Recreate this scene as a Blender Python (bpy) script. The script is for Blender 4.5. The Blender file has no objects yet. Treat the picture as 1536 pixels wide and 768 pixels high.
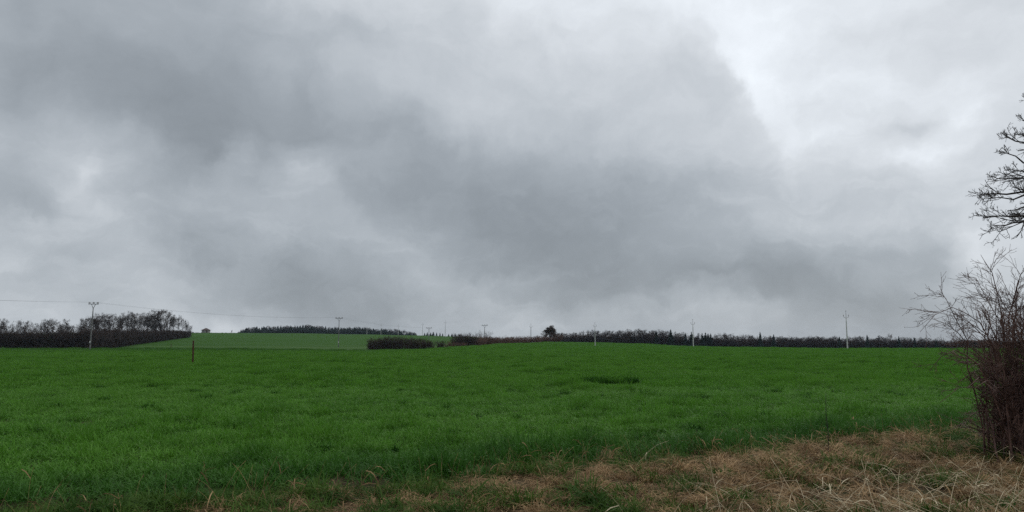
import bpy, math, random
import numpy as np
from mathutils import Vector
R = math.radians
rng = np.random.default_rng(7)
random.seed(7)
sc = bpy.context.scene
COL = sc.collection

# ------------------------------------------------------------------ camera
F = 1160.0                      # focal length in pixels of a 1536 wide frame
EYE = 1.6
PITCH = math.atan((515 - 384) / F)
cd = bpy.data.cameras.new("camera")
cd.sensor_fit = 'HORIZONTAL'
cd.sensor_width = 36
cd.lens = 36 * F / 1536
cd.clip_start = 0.05
cd.clip_end = 9000
cam = bpy.data.objects.new("camera", cd)
cam.location = (0, 0, EYE)
cam.rotation_euler = (math.pi / 2 + PITCH, 0, 0)
COL.objects.link(cam)
sc.camera = cam

def ray(px, py):
    u = (px - 768) / F
    v = (384 - py) / F
    return np.array([u, math.cos(PITCH) - v * math.sin(PITCH), math.sin(PITCH) + v * math.cos(PITCH)])

def at(px, py, Y):
    d = ray(px, py)
    return np.array([d[0] / d[1] * Y, Y, EYE + d[2] / d[1] * Y])

# ------------------------------------------------------------------ view, world, sun
sc.view_settings.view_transform = 'Standard'
sc.view_settings.look = 'None'
sc.view_settings.exposure = 0.0
sc.view_settings.gamma = 1.0
sc.view_settings.use_curve_mapping = False
sc.cycles.max_bounces = 5
sc.cycles.diffuse_bounces = 3
sc.cycles.glossy_bounces = 2
sc.cycles.transmission_bounces = 3
sc.cycles.volume_bounces = 0
sc.cycles.use_denoising = False      # keep the fine grain of grass and twigs
sc.cycles.use_adaptive_sampling = False
sc.cycles.sample_clamp_indirect = 3.0

SUN_EL, SUN_AZ = R(42), R(38)   # azimuth to the right of the view direction (+Y)
W = bpy.data.worlds.new("World")
sc.world = W
W.use_nodes = True
NT = W.node_tree
NT.nodes.clear()

class NB:
    """small helper that chains shader nodes"""
    def __init__(self, nt):
        self.nt = nt
    def node(self, typ, **kw):
        n = self.nt.nodes.new(typ)
        for k, v in kw.items():
            setattr(n, k, v)
        return n
    def put(self, sock, v):
        if isinstance(v, (int, float)):
            sock.default_value = v
        elif isinstance(v, (tuple, list)):
            sock.default_value = v
        else:
            self.nt.links.new(v, sock)
    def m(self, op, a, b=None, c=None, clamp=False):
        n = self.node('ShaderNodeMath', operation=op, use_clamp=clamp)
        self.put(n.inputs[0], a)
        if b is not None: self.put(n.inputs[1], b)
        if c is not None: self.put(n.inputs[2], c)
        return n.outputs[0]
    def vm(self, op, a, b=None):
        n = self.node('ShaderNodeVectorMath', operation=op)
        self.put(n.inputs[0], a)
        if b is not None: self.put(n.inputs[1], b)
        return n.outputs[0]
    def noise(self, vec, scale, detail=4, rough=0.5, dist=0.0, color=False):
        n = self.node('ShaderNodeTexNoise')
        if vec is not None: self.put(n.inputs['Vector'], vec)
        n.inputs['Scale'].default_value = scale
        n.inputs['Detail'].default_value = detail
        n.inputs['Roughness'].default_value = rough
        n.inputs['Distortion'].default_value = dist
        return n.outputs['Color'] if color else n.outputs[0]
    def ss(self, x, lo, hi, a=0.0, b=1.0, kind='SMOOTHSTEP'):
        n = self.node('ShaderNodeMapRange', interpolation_type=kind)
        self.put(n.inputs[0], x)
        n.inputs[1].default_value = lo; n.inputs[2].default_value = hi
        n.inputs[3].default_value = a; n.inputs[4].default_value = b
        return n.outputs[0]
    def mixf(self, f, a, b):
        n = self.node('ShaderNodeMix', data_type='FLOAT')
        self.put(n.inputs[0], f); self.put(n.inputs[2], a); self.put(n.inputs[3], b)
        return n.outputs[0]
    def mixc(self, f, a, b, blend='MIX'):
        n = self.node('ShaderNodeMix', data_type='RGBA', blend_type=blend)
        self.put(n.inputs[0], f); self.put(n.inputs[6], a); self.put(n.inputs[7], b)
        return n.outputs[2]

def lin(s):
    s = s / 255.0
    return s / 12.92 if s <= 0.04045 else ((s + 0.055) / 1.055) ** 2.4

# overcast brightness seen in the clouds, by direction (8 bit grey)
SKROWS = {
    10: ([0, 50, 150, 250, 330, 400, 500, 600, 700, 760, 790, 850, 950, 1000, 1060, 1100, 1180, 1250, 1350, 1450, 1536], [168, 165, 166, 174, 184, 198, 208, 212, 216, 224, 236, 228, 230, 236, 242, 244, 238, 228, 222, 218, 218]),
    40: ([0, 100, 200, 300, 400, 500, 600, 700, 780, 850, 950, 1000, 1050, 1100, 1200, 1260, 1300, 1400, 1536], [172, 163, 160, 166, 178, 192, 203, 212, 224, 226, 226, 230, 232, 241, 240, 236, 226, 222, 222]),
    95: ([0, 100, 200, 300, 380, 420, 500, 600, 700, 780, 850, 950, 1050, 1090, 1110, 1200, 1300, 1400, 1500], [165, 158, 156, 160, 165, 178, 192, 200, 206, 212, 220, 214, 213, 220, 235, 236, 230, 222, 218]),
    150: ([0, 40, 90, 150, 250, 350, 450, 500, 600, 700, 780, 900, 1000, 1100, 1130, 1200, 1300, 1400, 1500], [166, 172, 168, 158, 150, 152, 163, 172, 190, 202, 207, 208, 211, 213, 233, 233, 232, 230, 222]),
    200: ([0, 80, 150, 200, 260, 330, 400, 500, 600, 700, 800, 900, 1000, 1050, 1130, 1180, 1260, 1330, 1370, 1440, 1500], [190, 194, 185, 170, 155, 150, 155, 166, 175, 182, 190, 195, 202, 206, 216, 228, 231, 229, 211, 234, 220]),
    250: ([0, 100, 140, 200, 260, 320, 360, 420, 460, 520, 600, 700, 800, 900, 1000, 1100, 1200, 1300, 1380, 1450, 1490], [182, 195, 207, 190, 165, 160, 178, 172, 191, 178, 165, 162, 168, 178, 188, 196, 206, 217, 231, 228, 212]),
    300: ([0, 60, 110, 135, 180, 250, 350, 450, 540, 600, 700, 800, 900, 1000, 1100, 1200, 1300, 1400, 1500], [178, 172, 190, 199, 182, 176, 184, 182, 172, 160, 155, 154, 158, 166, 184, 194, 200, 205, 210]),
    350: ([0, 50, 100, 160, 190, 250, 300, 400, 500, 600, 660, 750, 800, 850, 950, 1000, 1100, 1200, 1300, 1400, 1450], [192, 199, 190, 198, 188, 172, 168, 178, 182, 179, 172, 155, 148, 150, 155, 164, 180, 190, 195, 199, 212]),
    400: ([0, 60, 120, 180, 240, 300, 400, 450, 530, 580, 650, 700, 780, 850, 900, 1000, 1060, 1130, 1250, 1350, 1420, 1470, 1536], [195, 184, 182, 195, 180, 162, 160, 155, 165, 186, 181, 165, 152, 149, 149, 159, 165, 160, 165, 170, 178, 204, 205]),
    435: ([0, 100, 200, 280, 350, 420, 470, 530, 600, 660, 720, 760, 830, 900, 960, 1000, 1060, 1150, 1250, 1350, 1440, 1500], [195, 190, 190, 184, 177, 158, 150, 158, 171, 184, 188, 177, 160, 151, 157, 162, 150, 144, 155, 165, 190, 200]),
    465: ([0, 100, 250, 350, 450, 520, 600, 680, 760, 800, 850, 930, 970, 1050, 1130, 1200, 1250, 1300, 1380, 1430, 1536], [196, 192, 190, 176, 164, 156, 166, 178, 182, 170, 160, 165, 178, 189, 185, 168, 158, 158, 166, 176, 190]),
    492: ([0, 100, 300, 345, 380, 450, 550, 650, 720, 760, 850, 900, 960, 1050, 1150, 1250, 1350, 1400, 1536], [198, 196, 205, 208, 190, 176, 168, 172, 180, 186, 182, 180, 178, 182, 176, 168, 162, 160, 180]),
}
MEANL = 205
def sky_px(px, py):
    ys = sorted(SKROWS)
    rows = np.array([np.interp(px, *SKROWS[y]) for y in ys])
    return float(np.interp(py, ys, rows))

b = NB(NT)
tc = b.node('ShaderNodeTexCoord').outputs['Generated']
# warp of the direction so that cloud edges are ragged
wn = b.noise(tc, 3.2, 6, 0.55, 0.0, True)
wv = b.vm('SUBTRACT', wn, (0.5, 0.5, 0.5))
wn2 = b.noise(tc, 11.0, 5, 0.6, 0.0, True)
wv2 = b.vm('SUBTRACT', wn2, (0.5, 0.5, 0.5))
wsc = b.node('ShaderNodeVectorMath', operation='SCALE'); b.put(wsc.inputs[0], wv); wsc.inputs[3].default_value = 0.09
wsc2 = b.node('ShaderNodeVectorMath', operation='SCALE'); b.put(wsc2.inputs[0], wv2); wsc2.inputs[3].default_value = 0.075
dirw = b.vm('ADD', b.vm('ADD', tc, wsc.outputs[0]), wsc2.outputs[0])
sep = b.node('ShaderNodeSeparateXYZ'); b.put(sep.inputs[0], dirw)
AZ = b.m('ARCTAN2', sep.outputs[0], sep.outputs[1])
HOR = b.m('SQRT', b.m('ADD', b.m('MULTIPLY', sep.outputs[0], sep.outputs[0]), b.m('MULTIPLY', sep.outputs[1], sep.outputs[1])))
EL = b.m('ARCTAN2', sep.outputs[2], HOR)
AZR = R(60)
fac = b.ss(AZ, -AZR, AZR, 0, 1, 'LINEAR')
EROWS = [R(e) for e in (0.3, 0.9, 1.6, 2.4, 3.3, 4.3, 5.4, 6.6, 7.8, 9.0, 10.2, 11.4, 12.6, 13.8, 15.0, 16.3, 17.8, 19.5, 21.7, 24.5)]
val = None
for i, e in enumerate(EROWS):
    rp = b.node('ShaderNodeValToRGB')
    b.put(rp.inputs[0], fac)
    cr = rp.color_ramp
    cr.interpolation = 'CARDINAL'
    azs = [R(a) for a in np.linspace(-34, 34, 30)]
    stops = [(-AZR, MEANL)]
    for a in azs:
        d = np.array([math.sin(a) * math.cos(e), math.cos(a) * math.cos(e), math.sin(e)])
        fy = d[1] * math.cos(PITCH) + d[2] * math.sin(PITCH)
        fz = -d[1] * math.sin(PITCH) + d[2] * math.cos(PITCH)
        px = 768 + F * d[0] / fy
        py = 384 - F * fz / fy
        stops.append((a, sky_px(px, py)))
    stops.append((AZR, MEANL))
    while len(cr.elements) < len(stops):
        cr.elements.new(0.5)
    for el_, (a, g) in zip(cr.elements, stops):
        el_.position = (a + AZR) / (2 * AZR)
    for el_, (a, g) in zip(cr.elements, stops):
        L = lin(g)
        el_.color = (L, L, L, 1)
    o = rp.outputs[0]
    sepc = b.node('ShaderNodeSeparateColor'); b.put(sepc.inputs[0], o)
    o = sepc.outputs[0]
    if val is None:
        val = o
    else:
        val = b.mixf(b.ss(EL, EROWS[i - 1], e, 0, 1, 'LINEAR'), val, o)
# overhead the deck simply carries on at an even brightness
val = b.mixf(b.ss(EL, EROWS[-1], R(55)), val, 0.86)

def blob(px, py, rx, ry, rot, amp, soft=1.0):
    """a cloud rag or gap, an ellipse in azimuth and elevation"""
    d = ray(px, py)
    a0 = math.atan2(d[0], d[1]); e0 = math.atan2(d[2], math.hypot(d[0], d[1]))
    x = b.m('SUBTRACT', AZ, a0); y = b.m('SUBTRACT', EL, e0)
    c, s = math.cos(R(rot)), math.sin(R(rot))
    u = b.m('MULTIPLY', b.m('ADD', b.m('MULTIPLY', x, c), b.m('MULTIPLY', y, s)), F / rx)
    v = b.m('MULTIPLY', b.m('SUBTRACT', b.m('MULTIPLY', y, c), b.m('MULTIPLY', x, s)), F / ry)
    r2 = b.m('ADD', b.m('MULTIPLY', u, u), b.m('MULTIPLY', v, v))
    return b.m('MULTIPLY', b.m('EXPONENT', b.m('MULTIPLY', r2, -1.0)), amp)
tot = None
for a in ((1385, 188, 26, 15, 10, -0.10), (1442, 185, 24, 20, 30, 0.13), (1395, 238, 44, 11, 8, 0.11), (1270, 198, 34, 12, 0, 0.05), (140, 250, 18, 16, 20, 0.11), (40, 326, 50, 8, 0, 0.04),
          (330, 245, 30, 12, 20, -0.03), (1465, 378, 26, 16, 20, 0.05), (655, 408, 36, 8, -15, 0.03), (440, 238, 20, 10, -20, 0.03)):
    g = blob(*a)
    tot = g if tot is None else b.m('ADD', tot, g)
def edge(px, py, rot, w, eu, ev, amp):
    """a crisp rim of cloud, brighter on the side the normal points to"""
    d = ray(px, py)
    a0 = math.atan2(d[0], d[1]); e0 = math.atan2(d[2], math.hypot(d[0], d[1]))
    x = b.m('MULTIPLY', b.m('SUBTRACT', AZ, a0), F); y = b.m('MULTIPLY', b.m('SUBTRACT', EL, e0), F)
    c, s_ = math.cos(R(rot)), math.sin(R(rot))
    u = b.m('ADD', b.m('MULTIPLY', x, c), b.m('MULTIPLY', y, s_))
    v = b.m('SUBTRACT', b.m('MULTIPLY', y, c), b.m('MULTIPLY', x, s_))
    un = b.m('DIVIDE', u, eu); vn = b.m('DIVIDE', v, ev)
    g = b.m('EXPONENT', b.m('MULTIPLY', b.m('ADD', b.m('MULTIPLY', un, un), b.m('MULTIPLY', vn, vn)), -1.0))
    return b.m('MULTIPLY', b.m('MULTIPLY', g, b.ss(u, -w, w, -1, 1)), amp)
for a in ((1112, 115, 29, 8, 55, 90, 0.085), (1040, 45, 45, 12, 45, 40, 0.03), (250, 215, -114, 14, 45, 100, 0.035), (520, 285, -129, 12, 40, 80, 0.03), (345, 235, 0, 9, 30, 26, 0.03),
          (700, 400, -115, 16, 45, 120, 0.022), (985, 445, -80, 10, 30, 110, 0.025), (160, 330, 60, 12, 36, 60, 0.025), (1440, 385, -20, 12, 40, 50, 0.03)):
    tot = b.m('ADD', tot, edge(*a))
val = b.m('ADD', val, tot)
# wispy texture drawn out along the wind, falling to the right
mp = b.node('ShaderNodeMapping'); b.put(mp.inputs[0], dirw)
mp.inputs['Rotation'].default_value = (0, R(-32), 0)
mp.inputs['Scale'].default_value = (2.2, 2.2, 5.5)
n1 = b.noise(mp.outputs[0], 2.0, 9, 0.56, 0.6)
n2 = b.noise(dirw, 13.0, 7, 0.6, 0.4)
n3 = b.noise(mp.outputs[0], 5.5, 8, 0.6, 0.5)
tex = b.m('ADD', b.m('MULTIPLY', b.m('MULTIPLY', b.ss(n3, 0.44, 0.72, -0.4, 0.6), b.ss(EL, R(17), R(9), 0.25, 1.0)), 0.10), b.m('ADD', b.m('MULTIPLY', b.m('SUBTRACT', n1, 0.5), 0.34), b.m('MULTIPLY', b.m('SUBTRACT', n2, 0.5), 0.30)))
val = b.m('MULTIPLY', val, b.m('ADD', tex, 1.0))
val = b.m('MAXIMUM', b.m('MINIMUM', val, 1.0), 0.12)
# thick cloud is a colder grey than thin cloud
tint = b.mixc(b.ss(val, 0.25, 0.75), (0.895, 1.0, 1.105, 1), (0.945, 1.0, 1.06, 1))
cv = b.node('ShaderNodeVectorMath', operation='SCALE'); b.put(cv.inputs[0], tint); b.put(cv.inputs[3], b.m('MULTIPLY', val, 10.0))
nish = b.node('ShaderNodeTexSky', sky_type='NISHITA')
nish.sun_disc = False
nish.sun_elevation = SUN_EL
nish.sun_rotation = SUN_AZ
skycol = b.mixc(0.97, nish.outputs[0], cv.outputs[0])
# under the horizon: dull earth
sep0 = b.node('ShaderNodeSeparateXYZ'); b.put(sep0.inputs[0], tc)
skycol = b.mixc(b.ss(sep0.outputs[2], -0.03, -0.005), (0.5, 0.9, 0.35, 1), skycol)
bg = b.node('ShaderNodeBackground'); b.put(bg.inputs[0], skycol); bg.inputs[1].default_value = 0.1
wo = b.node('ShaderNodeOutputWorld')
NT.links.new(bg.outputs[0], wo.inputs[0])

sd = bpy.data.lights.new("sun", 'SUN')
sd.energy = 1.4
sd.angle = R(60)
sd.color = (1.0, 0.97, 0.93)
sun = bpy.data.objects.new("sun", sd)
sun.rotation_euler = Vector((math.sin(SUN_AZ) * math.cos(SUN_EL), math.cos(SUN_AZ) * math.cos(SUN_EL), math.sin(SUN_EL))).to_track_quat('Z', 'Y').to_euler()
COL.objects.link(sun)

# ------------------------------------------------------------------ materials
def srgb(*c):
    return tuple(lin(x) for x in c) + (1,)

def material(name, c1, c2, scale=6.0, rough=0.85, spec=0.15, detail=4, translucent=0.0, coord='world', lo=0.35, hi=0.65, bump=0.0):
    m = bpy.data.materials.new(name)
    m.use_nodes = True
    nt = m.node_tree; nt.nodes.clear()
    q = NB(nt)
    if coord == 'world':
        v = q.node('ShaderNodeNewGeometry').outputs['Position']
    else:
        v = q.node('ShaderNodeTexCoord').outputs['Object']
    n = q.noise(v, scale, detail, 0.6)
    col = q.mixc(q.ss(n, lo, hi), tuple(c1) + (1,), tuple(c2) + (1,))
    p = q.node('ShaderNodeBsdfPrincipled')
    q.put(p.inputs['Base Color'], col)
    p.inputs['Roughness'].default_value = rough
    p.inputs['Specular IOR Level'].default_value = spec
    out = q.node('ShaderNodeOutputMaterial')
    sh = p.outputs[0]
    if bump:
        bp = q.node('ShaderNodeBump'); bp.inputs['Strength'].default_value = bump
        q.put(bp.inputs['Height'], q.noise(v, scale * 3, 5, 0.6)); nt.links.new(bp.outputs[0], p.inputs['Normal'])
    if translucent:
        t = q.node('ShaderNodeBsdfTranslucent'); q.put(t.inputs[0], col)
        mx = q.node('ShaderNodeMixShader'); mx.inputs[0].default_value = translucent
        nt.links.new(sh, mx.inputs[1]); nt.links.new(t.outputs[0], mx.inputs[2]); sh = mx.outputs[0]
    nt.links.new(sh, out.inputs[0])
    return m

M_twig_dark = material('bare_twig_dark', (0.036, 0.026, 0.022), (0.062, 0.044, 0.037), 0.6)
M_twig_wood = material('bare_twig_grey', (0.036, 0.030, 0.028), (0.080, 0.064, 0.058), 0.25)
M_twig_red = material('bare_twig_red', (0.075, 0.040, 0.030), (0.135, 0.075, 0.055), 0.5)
M_twig_pale = material('bare_twig_pale', (0.085, 0.075, 0.068), (0.13, 0.11, 0.098), 0.5)
M_bark = material('grey_bark', (0.045, 0.040, 0.036), (0.085, 0.075, 0.066), 5.0, bump=0.5)
M_bark_near = material('wet_dark_bark', (0.022, 0.019, 0.018), (0.042, 0.036, 0.034), 30.0, 0.7, 0.25, bump=0.6)
M_rose = material('red_brown_bush_bark', (0.056, 0.029, 0.024), (0.140, 0.080, 0.063), 4.0, 0.6, 0.25)
M_bud = material('brown_bud', (0.09, 0.055, 0.045), (0.15, 0.10, 0.08), 20.0)
M_spruce = material('spruce_needles', (0.016, 0.026, 0.020), (0.032, 0.045, 0.032), 0.5)
M_ivy = material('withered_leaves', (0.045, 0.034, 0.024), (0.085, 0.055, 0.036), 0.9)
M_concrete = material('weathered_concrete', (0.36, 0.36, 0.35), (0.52, 0.52, 0.50), 2.0)
M_concrete_dark = material('dark_concrete', (0.11, 0.11, 0.11), (0.19, 0.185, 0.18), 2.0)
M_steel = material('galvanised_steel', (0.12, 0.12, 0.125), (0.2, 0.2, 0.205), 5.0, 0.5, 0.5)
M_porcelain = material('brown_porcelain', (0.05, 0.035, 0.03), (0.09, 0.06, 0.05), 5.0, 0.25, 0.5)
M_plate = material('white_plate', (0.7, 0.7, 0.68), (0.8, 0.8, 0.78), 5.0)
M_wire = material('aluminium_wire', (0.10, 0.10, 0.10), (0.14, 0.14, 0.14), 1.0)
M_post = material('old_brown_post', (0.035, 0.018, 0.012), (0.10, 0.045, 0.028), 14.0, bump=0.5)
M_plaster = material('grey_plaster', (0.26, 0.25, 0.24), (0.36, 0.35, 0.33), 1.0)
M_tiles = material('dark_roof_tiles', (0.055, 0.042, 0.040), (0.10, 0.07, 0.06), 2.0)
M_glass = material('dark_window_glass', (0.02, 0.022, 0.025), (0.03, 0.032, 0.035), 1.0, 0.1, 0.5)
M_blade_dead = material('dead_grass', (0.105, 0.062, 0.030), (0.40, 0.265, 0.135), 3.2, 0.8, 0.15, 6, 0.15, lo=0.3, hi=0.7)
M_straw = material('bleached_straw', (0.36, 0.285, 0.17), (0.66, 0.56, 0.38), 9.0, 0.7, 0.2, 3)
M_weed = material('verge_grass', (0.028, 0.072, 0.010), (0.062, 0.115, 0.018), 1.6, 0.7, 0.08, 4, 0.25)
M_tuft = material('rank_grass', (0.014, 0.056, 0.006), (0.026, 0.085, 0.010), 1.6, 0.9, 0.03, 4, 0.2)

def crop_material():
    m = bpy.data.materials.new('wheat_leaf'); m.use_nodes = True
    nt = m.node_tree; nt.nodes.clear(); q = NB(nt)
    pos = q.node('ShaderNodeNewGeometry').outputs['Position']
    n1 = q.noise(pos, 0.11, 5, 0.6)
    n2 = q.noise(pos, 1.3, 4, 0.6)
    n3 = q.noise(pos, 14.0, 2, 0.5)
    col = q.mixc(q.ss(n2, 0.3, 0.7), (0.044, 0.138, 0.010, 1), (0.088, 0.235, 0.022, 1))
    col = q.mixc(q.ss(n1, 0.38, 0.66, 0, 0.55), col, (0.092, 0.225, 0.026, 1))
    col = q.mixc(q.ss(n3, 0.60, 0.74, 0, 0.7), col, (0.23, 0.33, 0.12, 1))
    # darker green towards the far edge on the left
    sp = q.node('ShaderNodeSeparateXYZ'); q.put(sp.inputs[0], pos)
    far = q.m('MULTIPLY', q.ss(sp.outputs[1], 110, 190), q.ss(sp.outputs[0], -12, -42))
    col = q.mixc(q.m('MULTIPLY', far, 0.6), col, (0.028, 0.082, 0.012, 1))
    # headland along the verge: rank deeper green, its shade put into the colour
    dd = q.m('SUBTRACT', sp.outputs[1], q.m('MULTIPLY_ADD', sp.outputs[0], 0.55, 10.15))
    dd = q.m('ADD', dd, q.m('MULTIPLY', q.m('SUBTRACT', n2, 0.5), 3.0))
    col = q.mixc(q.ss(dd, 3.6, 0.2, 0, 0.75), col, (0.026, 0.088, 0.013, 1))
    p = q.node('ShaderNodeBsdfPrincipled'); q.put(p.inputs['Base Color'], col)
    p.inputs['Roughness'].default_value = 0.6; p.inputs['Specular IOR Level'].default_value = 0.12
    t = q.node('ShaderNodeBsdfTranslucent'); q.put(t.inputs[0], col)
    mx = q.node('ShaderNodeMixShader'); mx.inputs[0].default_value = 0.3
    nt.links.new(p.outputs[0], mx.inputs[1]); nt.links.new(t.outputs[0], mx.inputs[2])
    out = q.node('ShaderNodeOutputMaterial'); nt.links.new(mx.outputs[0], out.inputs[0])
    return m
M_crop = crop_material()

def ground_material(name, kind):
    m = bpy.data.materials.new(name); m.use_nodes = True
    nt = m.node_tree; nt.nodes.clear(); q = NB(nt)
    pos = q.node('ShaderNodeNewGeometry').outputs['Position']
    sp = q.node('ShaderNodeSeparateXYZ'); q.put(sp.inputs[0], pos)
    if kind == 'wheat':
        n = q.noise(pos, 0.7, 6, 0.65)
        col = q.mixc(q.ss(q.noise(pos, 9.0, 6, 0.7), 0.35, 0.65), (0.022, 0.016, 0.011, 1), (0.060, 0.042, 0.028, 1))
        col = q.mixc(q.ss(n, 0.45, 0.60), col, (0.032, 0.060, 0.014, 1))
        far = q.ss(sp.outputs[1], 40, 160)
        col = q.mixc(far, col, (0.044, 0.130, 0.014, 1))
    elif kind == 'hill':
        mpn = q.node('ShaderNodeMapping'); q.put(mpn.inputs[0], pos); mpn.inputs['Scale'].default_value = (0.012, 0.11, 0.0)
        n = q.noise(mpn.outputs[0], 1.0, 6, 0.62)
        col = q.mixc(q.ss(n, 0.3, 0.7), (0.019, 0.065, 0.004, 1), (0.034, 0.087, 0.008, 1))
        # paler stubbly strip low on the slope
        st = q.m('MULTIPLY', q.ss(sp.outputs[1], 340, 250), q.ss(n, 0.35, 0.7))
        col = q.mixc(q.m('MULTIPLY', st, 0.75), col, (0.070, 0.105, 0.040, 1))
        col = q.mixc(q.ss(q.noise(pos, 0.06, 6, 0.65), 0.4, 0.7, 0, 0.35), col, (0.022, 0.052, 0.009, 1))
    else:
        n = q.noise(pos, 2.2, 6, 0.65)
        col = q.mixc(q.ss(n, 0.35, 0.65), (0.030, 0.034, 0.014, 1), (0.075, 0.052, 0.032, 1))
    p = q.node('ShaderNodeBsdfPrincipled'); q.put(p.inputs['Base Color'], col)
    p.inputs['Roughness'].default_value = 0.95; p.inputs['Specular IOR Level'].default_value = 0.05
    bp = q.node('ShaderNodeBump'); bp.inputs['Strength'].default_value = 0.6; bp.inputs['Distance'].default_value = 0.1
    q.put(bp.inputs['Height'], q.noise(pos, 5.0, 6, 0.7)); nt.links.new(bp.outputs[0], p.inputs['Normal'])
    out = q.node('ShaderNodeOutputMaterial'); nt.links.new(p.outputs[0], out.inputs[0])
    return m

# ------------------------------------------------------------------ mesh helpers
def fit(mb, H, q=99.3):
    """scale heights so that the crown really ends at H"""
    z = np.concatenate([v[:, 2] for v in mb.v])
    k = H / np.percentile(z, q)
    for v in mb.v: v[:, 2] *= k
    return k
class MB:
    """gathers verts and faces for one mesh"""
    def __init__(self):
        self.v = []; self.f = []; self.n = 0
    def add(self, v, f):
        v = np.asarray(v, float).reshape(-1, 3)
        self.v.append(v)
        if isinstance(f, np.ndarray):
            self.f.append(f + self.n)
        else:
            self.f.append([tuple(i + self.n for i in q) for q in f])
        self.n += len(v)
    def mesh(self, name, mat=None, smooth=False):
        me = bpy.data.meshes.new(name)
        v = np.concatenate(self.v)
        if all(isinstance(f, np.ndarray) for f in self.f):
            f = np.concatenate(self.f); nf, k = f.shape
            me.vertices.add(len(v)); me.vertices.foreach_set('co', v.astype(np.float32).ravel())
            me.loops.add(nf * k); me.loops.foreach_set('vertex_index', f.astype(np.int32).ravel())
            me.polygons.add(nf)
            me.polygons.foreach_set('loop_start', np.arange(0, nf * k, k, dtype=np.int32))
            me.update(calc_edges=True); me.validate()
        else:
            fs = []
            for f in self.f:
                fs += [tuple(map(int, q)) for q in f]
            me.from_pydata(v.tolist(), [], fs); me.update()
        if mat: me.materials.append(mat)
        if smooth:
            me.polygons.foreach_set('use_smooth', np.ones(len(me.polygons), bool))
        return me
    def box(self, c, s, rz=0.0):
        x, y, z = (np.array(s) / 2.0)
        p = np.array([[-x, -y, -z], [x, -y, -z], [x, y, -z], [-x, y, -z], [-x, -y, z], [x, -y, z], [x, y, z], [-x, y, z]])
        ca, sa = math.cos(rz), math.sin(rz)
        p = p @ np.array([[ca, sa, 0], [-sa, ca, 0], [0, 0, 1]]) + np.array(c)
        self.add(p, [(0, 3, 2, 1), (4, 5, 6, 7), (0, 1, 5, 4), (1, 2, 6, 5), (2, 3, 7, 6), (3, 0, 4, 7)])
    def lathe(self, c, prof, n=8):
        v = []
        for (r, z) in prof:
            for i in range(n):
                a = 2 * math.pi * i / n
                v.append((c[0] + r * math.cos(a), c[1] + r * math.sin(a), c[2] + z))
        f = []
        for k in range(len(prof) - 1):
            for i in range(n):
                j = (i + 1) % n
                f.append((k * n + i, k * n + j, (k + 1) * n + j, (k + 1) * n + i))
        f.append(tuple(range(n - 1, -1, -1)))
        f.append(tuple((len(prof) - 1) * n + i for i in range(n)))
        self.add(v, f)
    def tubes(self, paths, radii, n=3):
        """many tubes at once: paths (N,k,3), radii (N,k)"""
        paths = np.asarray(paths, float); radii = np.asarray(radii, float)
        if paths.ndim == 2: paths = paths[None]; radii = radii[None]
        N, k, _ = paths.shape
        t = np.gradient(paths, axis=1)
        t /= np.linalg.norm(t, axis=2, keepdims=True) + 1e-9
        ref = np.broadcast_to(unit(np.cross(t.mean(1), rng.normal(size=(N, 3))))[:, None, :], t.shape)
        a = np.cross(t, np.cross(ref, t)); a /= np.linalg.norm(a, axis=2, keepdims=True) + 1e-9
        c = np.cross(t, a)
        if n == 2:
            ring = np.stack([a, -a], 2)
        else:
            th = np.arange(n) * 2 * math.pi / n
            ring = a[:, :, None, :] * np.cos(th)[None, None, :, None] + c[:, :, None, :] * np.sin(th)[None, None, :, None]
        v = paths[:, :, None, :] + ring * radii[:, :, None, None]
        idx = np.arange(N * k * n).reshape(N, k, n)
        segs = []
        for i in range(n if n > 2 else 1):
            j = (i + 1) % n
            p, q = idx[:, :-1, i], idx[:, :-1, j]
            r, s = idx[:, 1:, j], idx[:, 1:, i]
            segs.append(np.stack([p, q, r], -1).reshape(-1, 3))
            segs.append(np.stack([p, r, s], -1).reshape(-1, 3))
        if n > 2:
            for i in range(1, n - 1):
                segs.append(np.stack([idx[:, -1, 0], idx[:, -1, i], idx[:, -1, i + 1]], -1).reshape(-1, 3))
        self.add(v.reshape(-1, 3), np.concatenate(segs))
    def ribbons(self, paths, widths, side):
        N, k, _ = paths.shape
        v = np.stack([paths + side[:, None, :] * widths[:, :, None], paths - side[:, None, :] * widths[:, :, None]], 2)
        idx = np.arange(N * k * 2).reshape(N, k, 2)
        p, q, r, s = idx[:, :-1, 0], idx[:, :-1, 1], idx[:, 1:, 1], idx[:, 1:, 0]
        f = np.concatenate([np.stack([p, q, r], -1).reshape(-1, 3), np.stack([p, r, s], -1).reshape(-1, 3)])
        self.add(v.reshape(-1, 3), f)

def unit(v):
    return v / (np.linalg.norm(v, axis=-1, keepdims=True) + 1e-9)

def obj(name, me, parent=None, kind=None):
    o = bpy.data.objects.new(name, me)
    COL.objects.link(o)
    if parent is not None: o.parent = parent
    if kind: o['kind'] = kind
    return o

def tag(o, label=None, cat=None, group=None, kind=None):
    if label: o['label'] = label
    if cat: o['category'] = cat
    if group: o['group'] = group
    if kind: o['kind'] = kind
    return o

def empty(name, loc, rz=0.0):
    o = bpy.data.objects.new(name, None)
    o.empty_display_size = 0.3
    o.location = tuple(float(c) for c in loc); o.rotation_euler = (0, 0, rz)
    COL.objects.link(o)
    return o

def spawn(name, parts, loc, scale=(1, 1, 1), rz=0.0, tilt=(0, 0)):
    """one thing: an Empty at its base with its parts; meshes are shared"""
    r = empty(name, loc, rz)
    r.rotation_euler = (tilt[0], tilt[1], rz)
    r.scale = tuple(float(s) for s in scale)
    for pn, me in parts:
        obj(pn, me, r)
    return r

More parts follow.
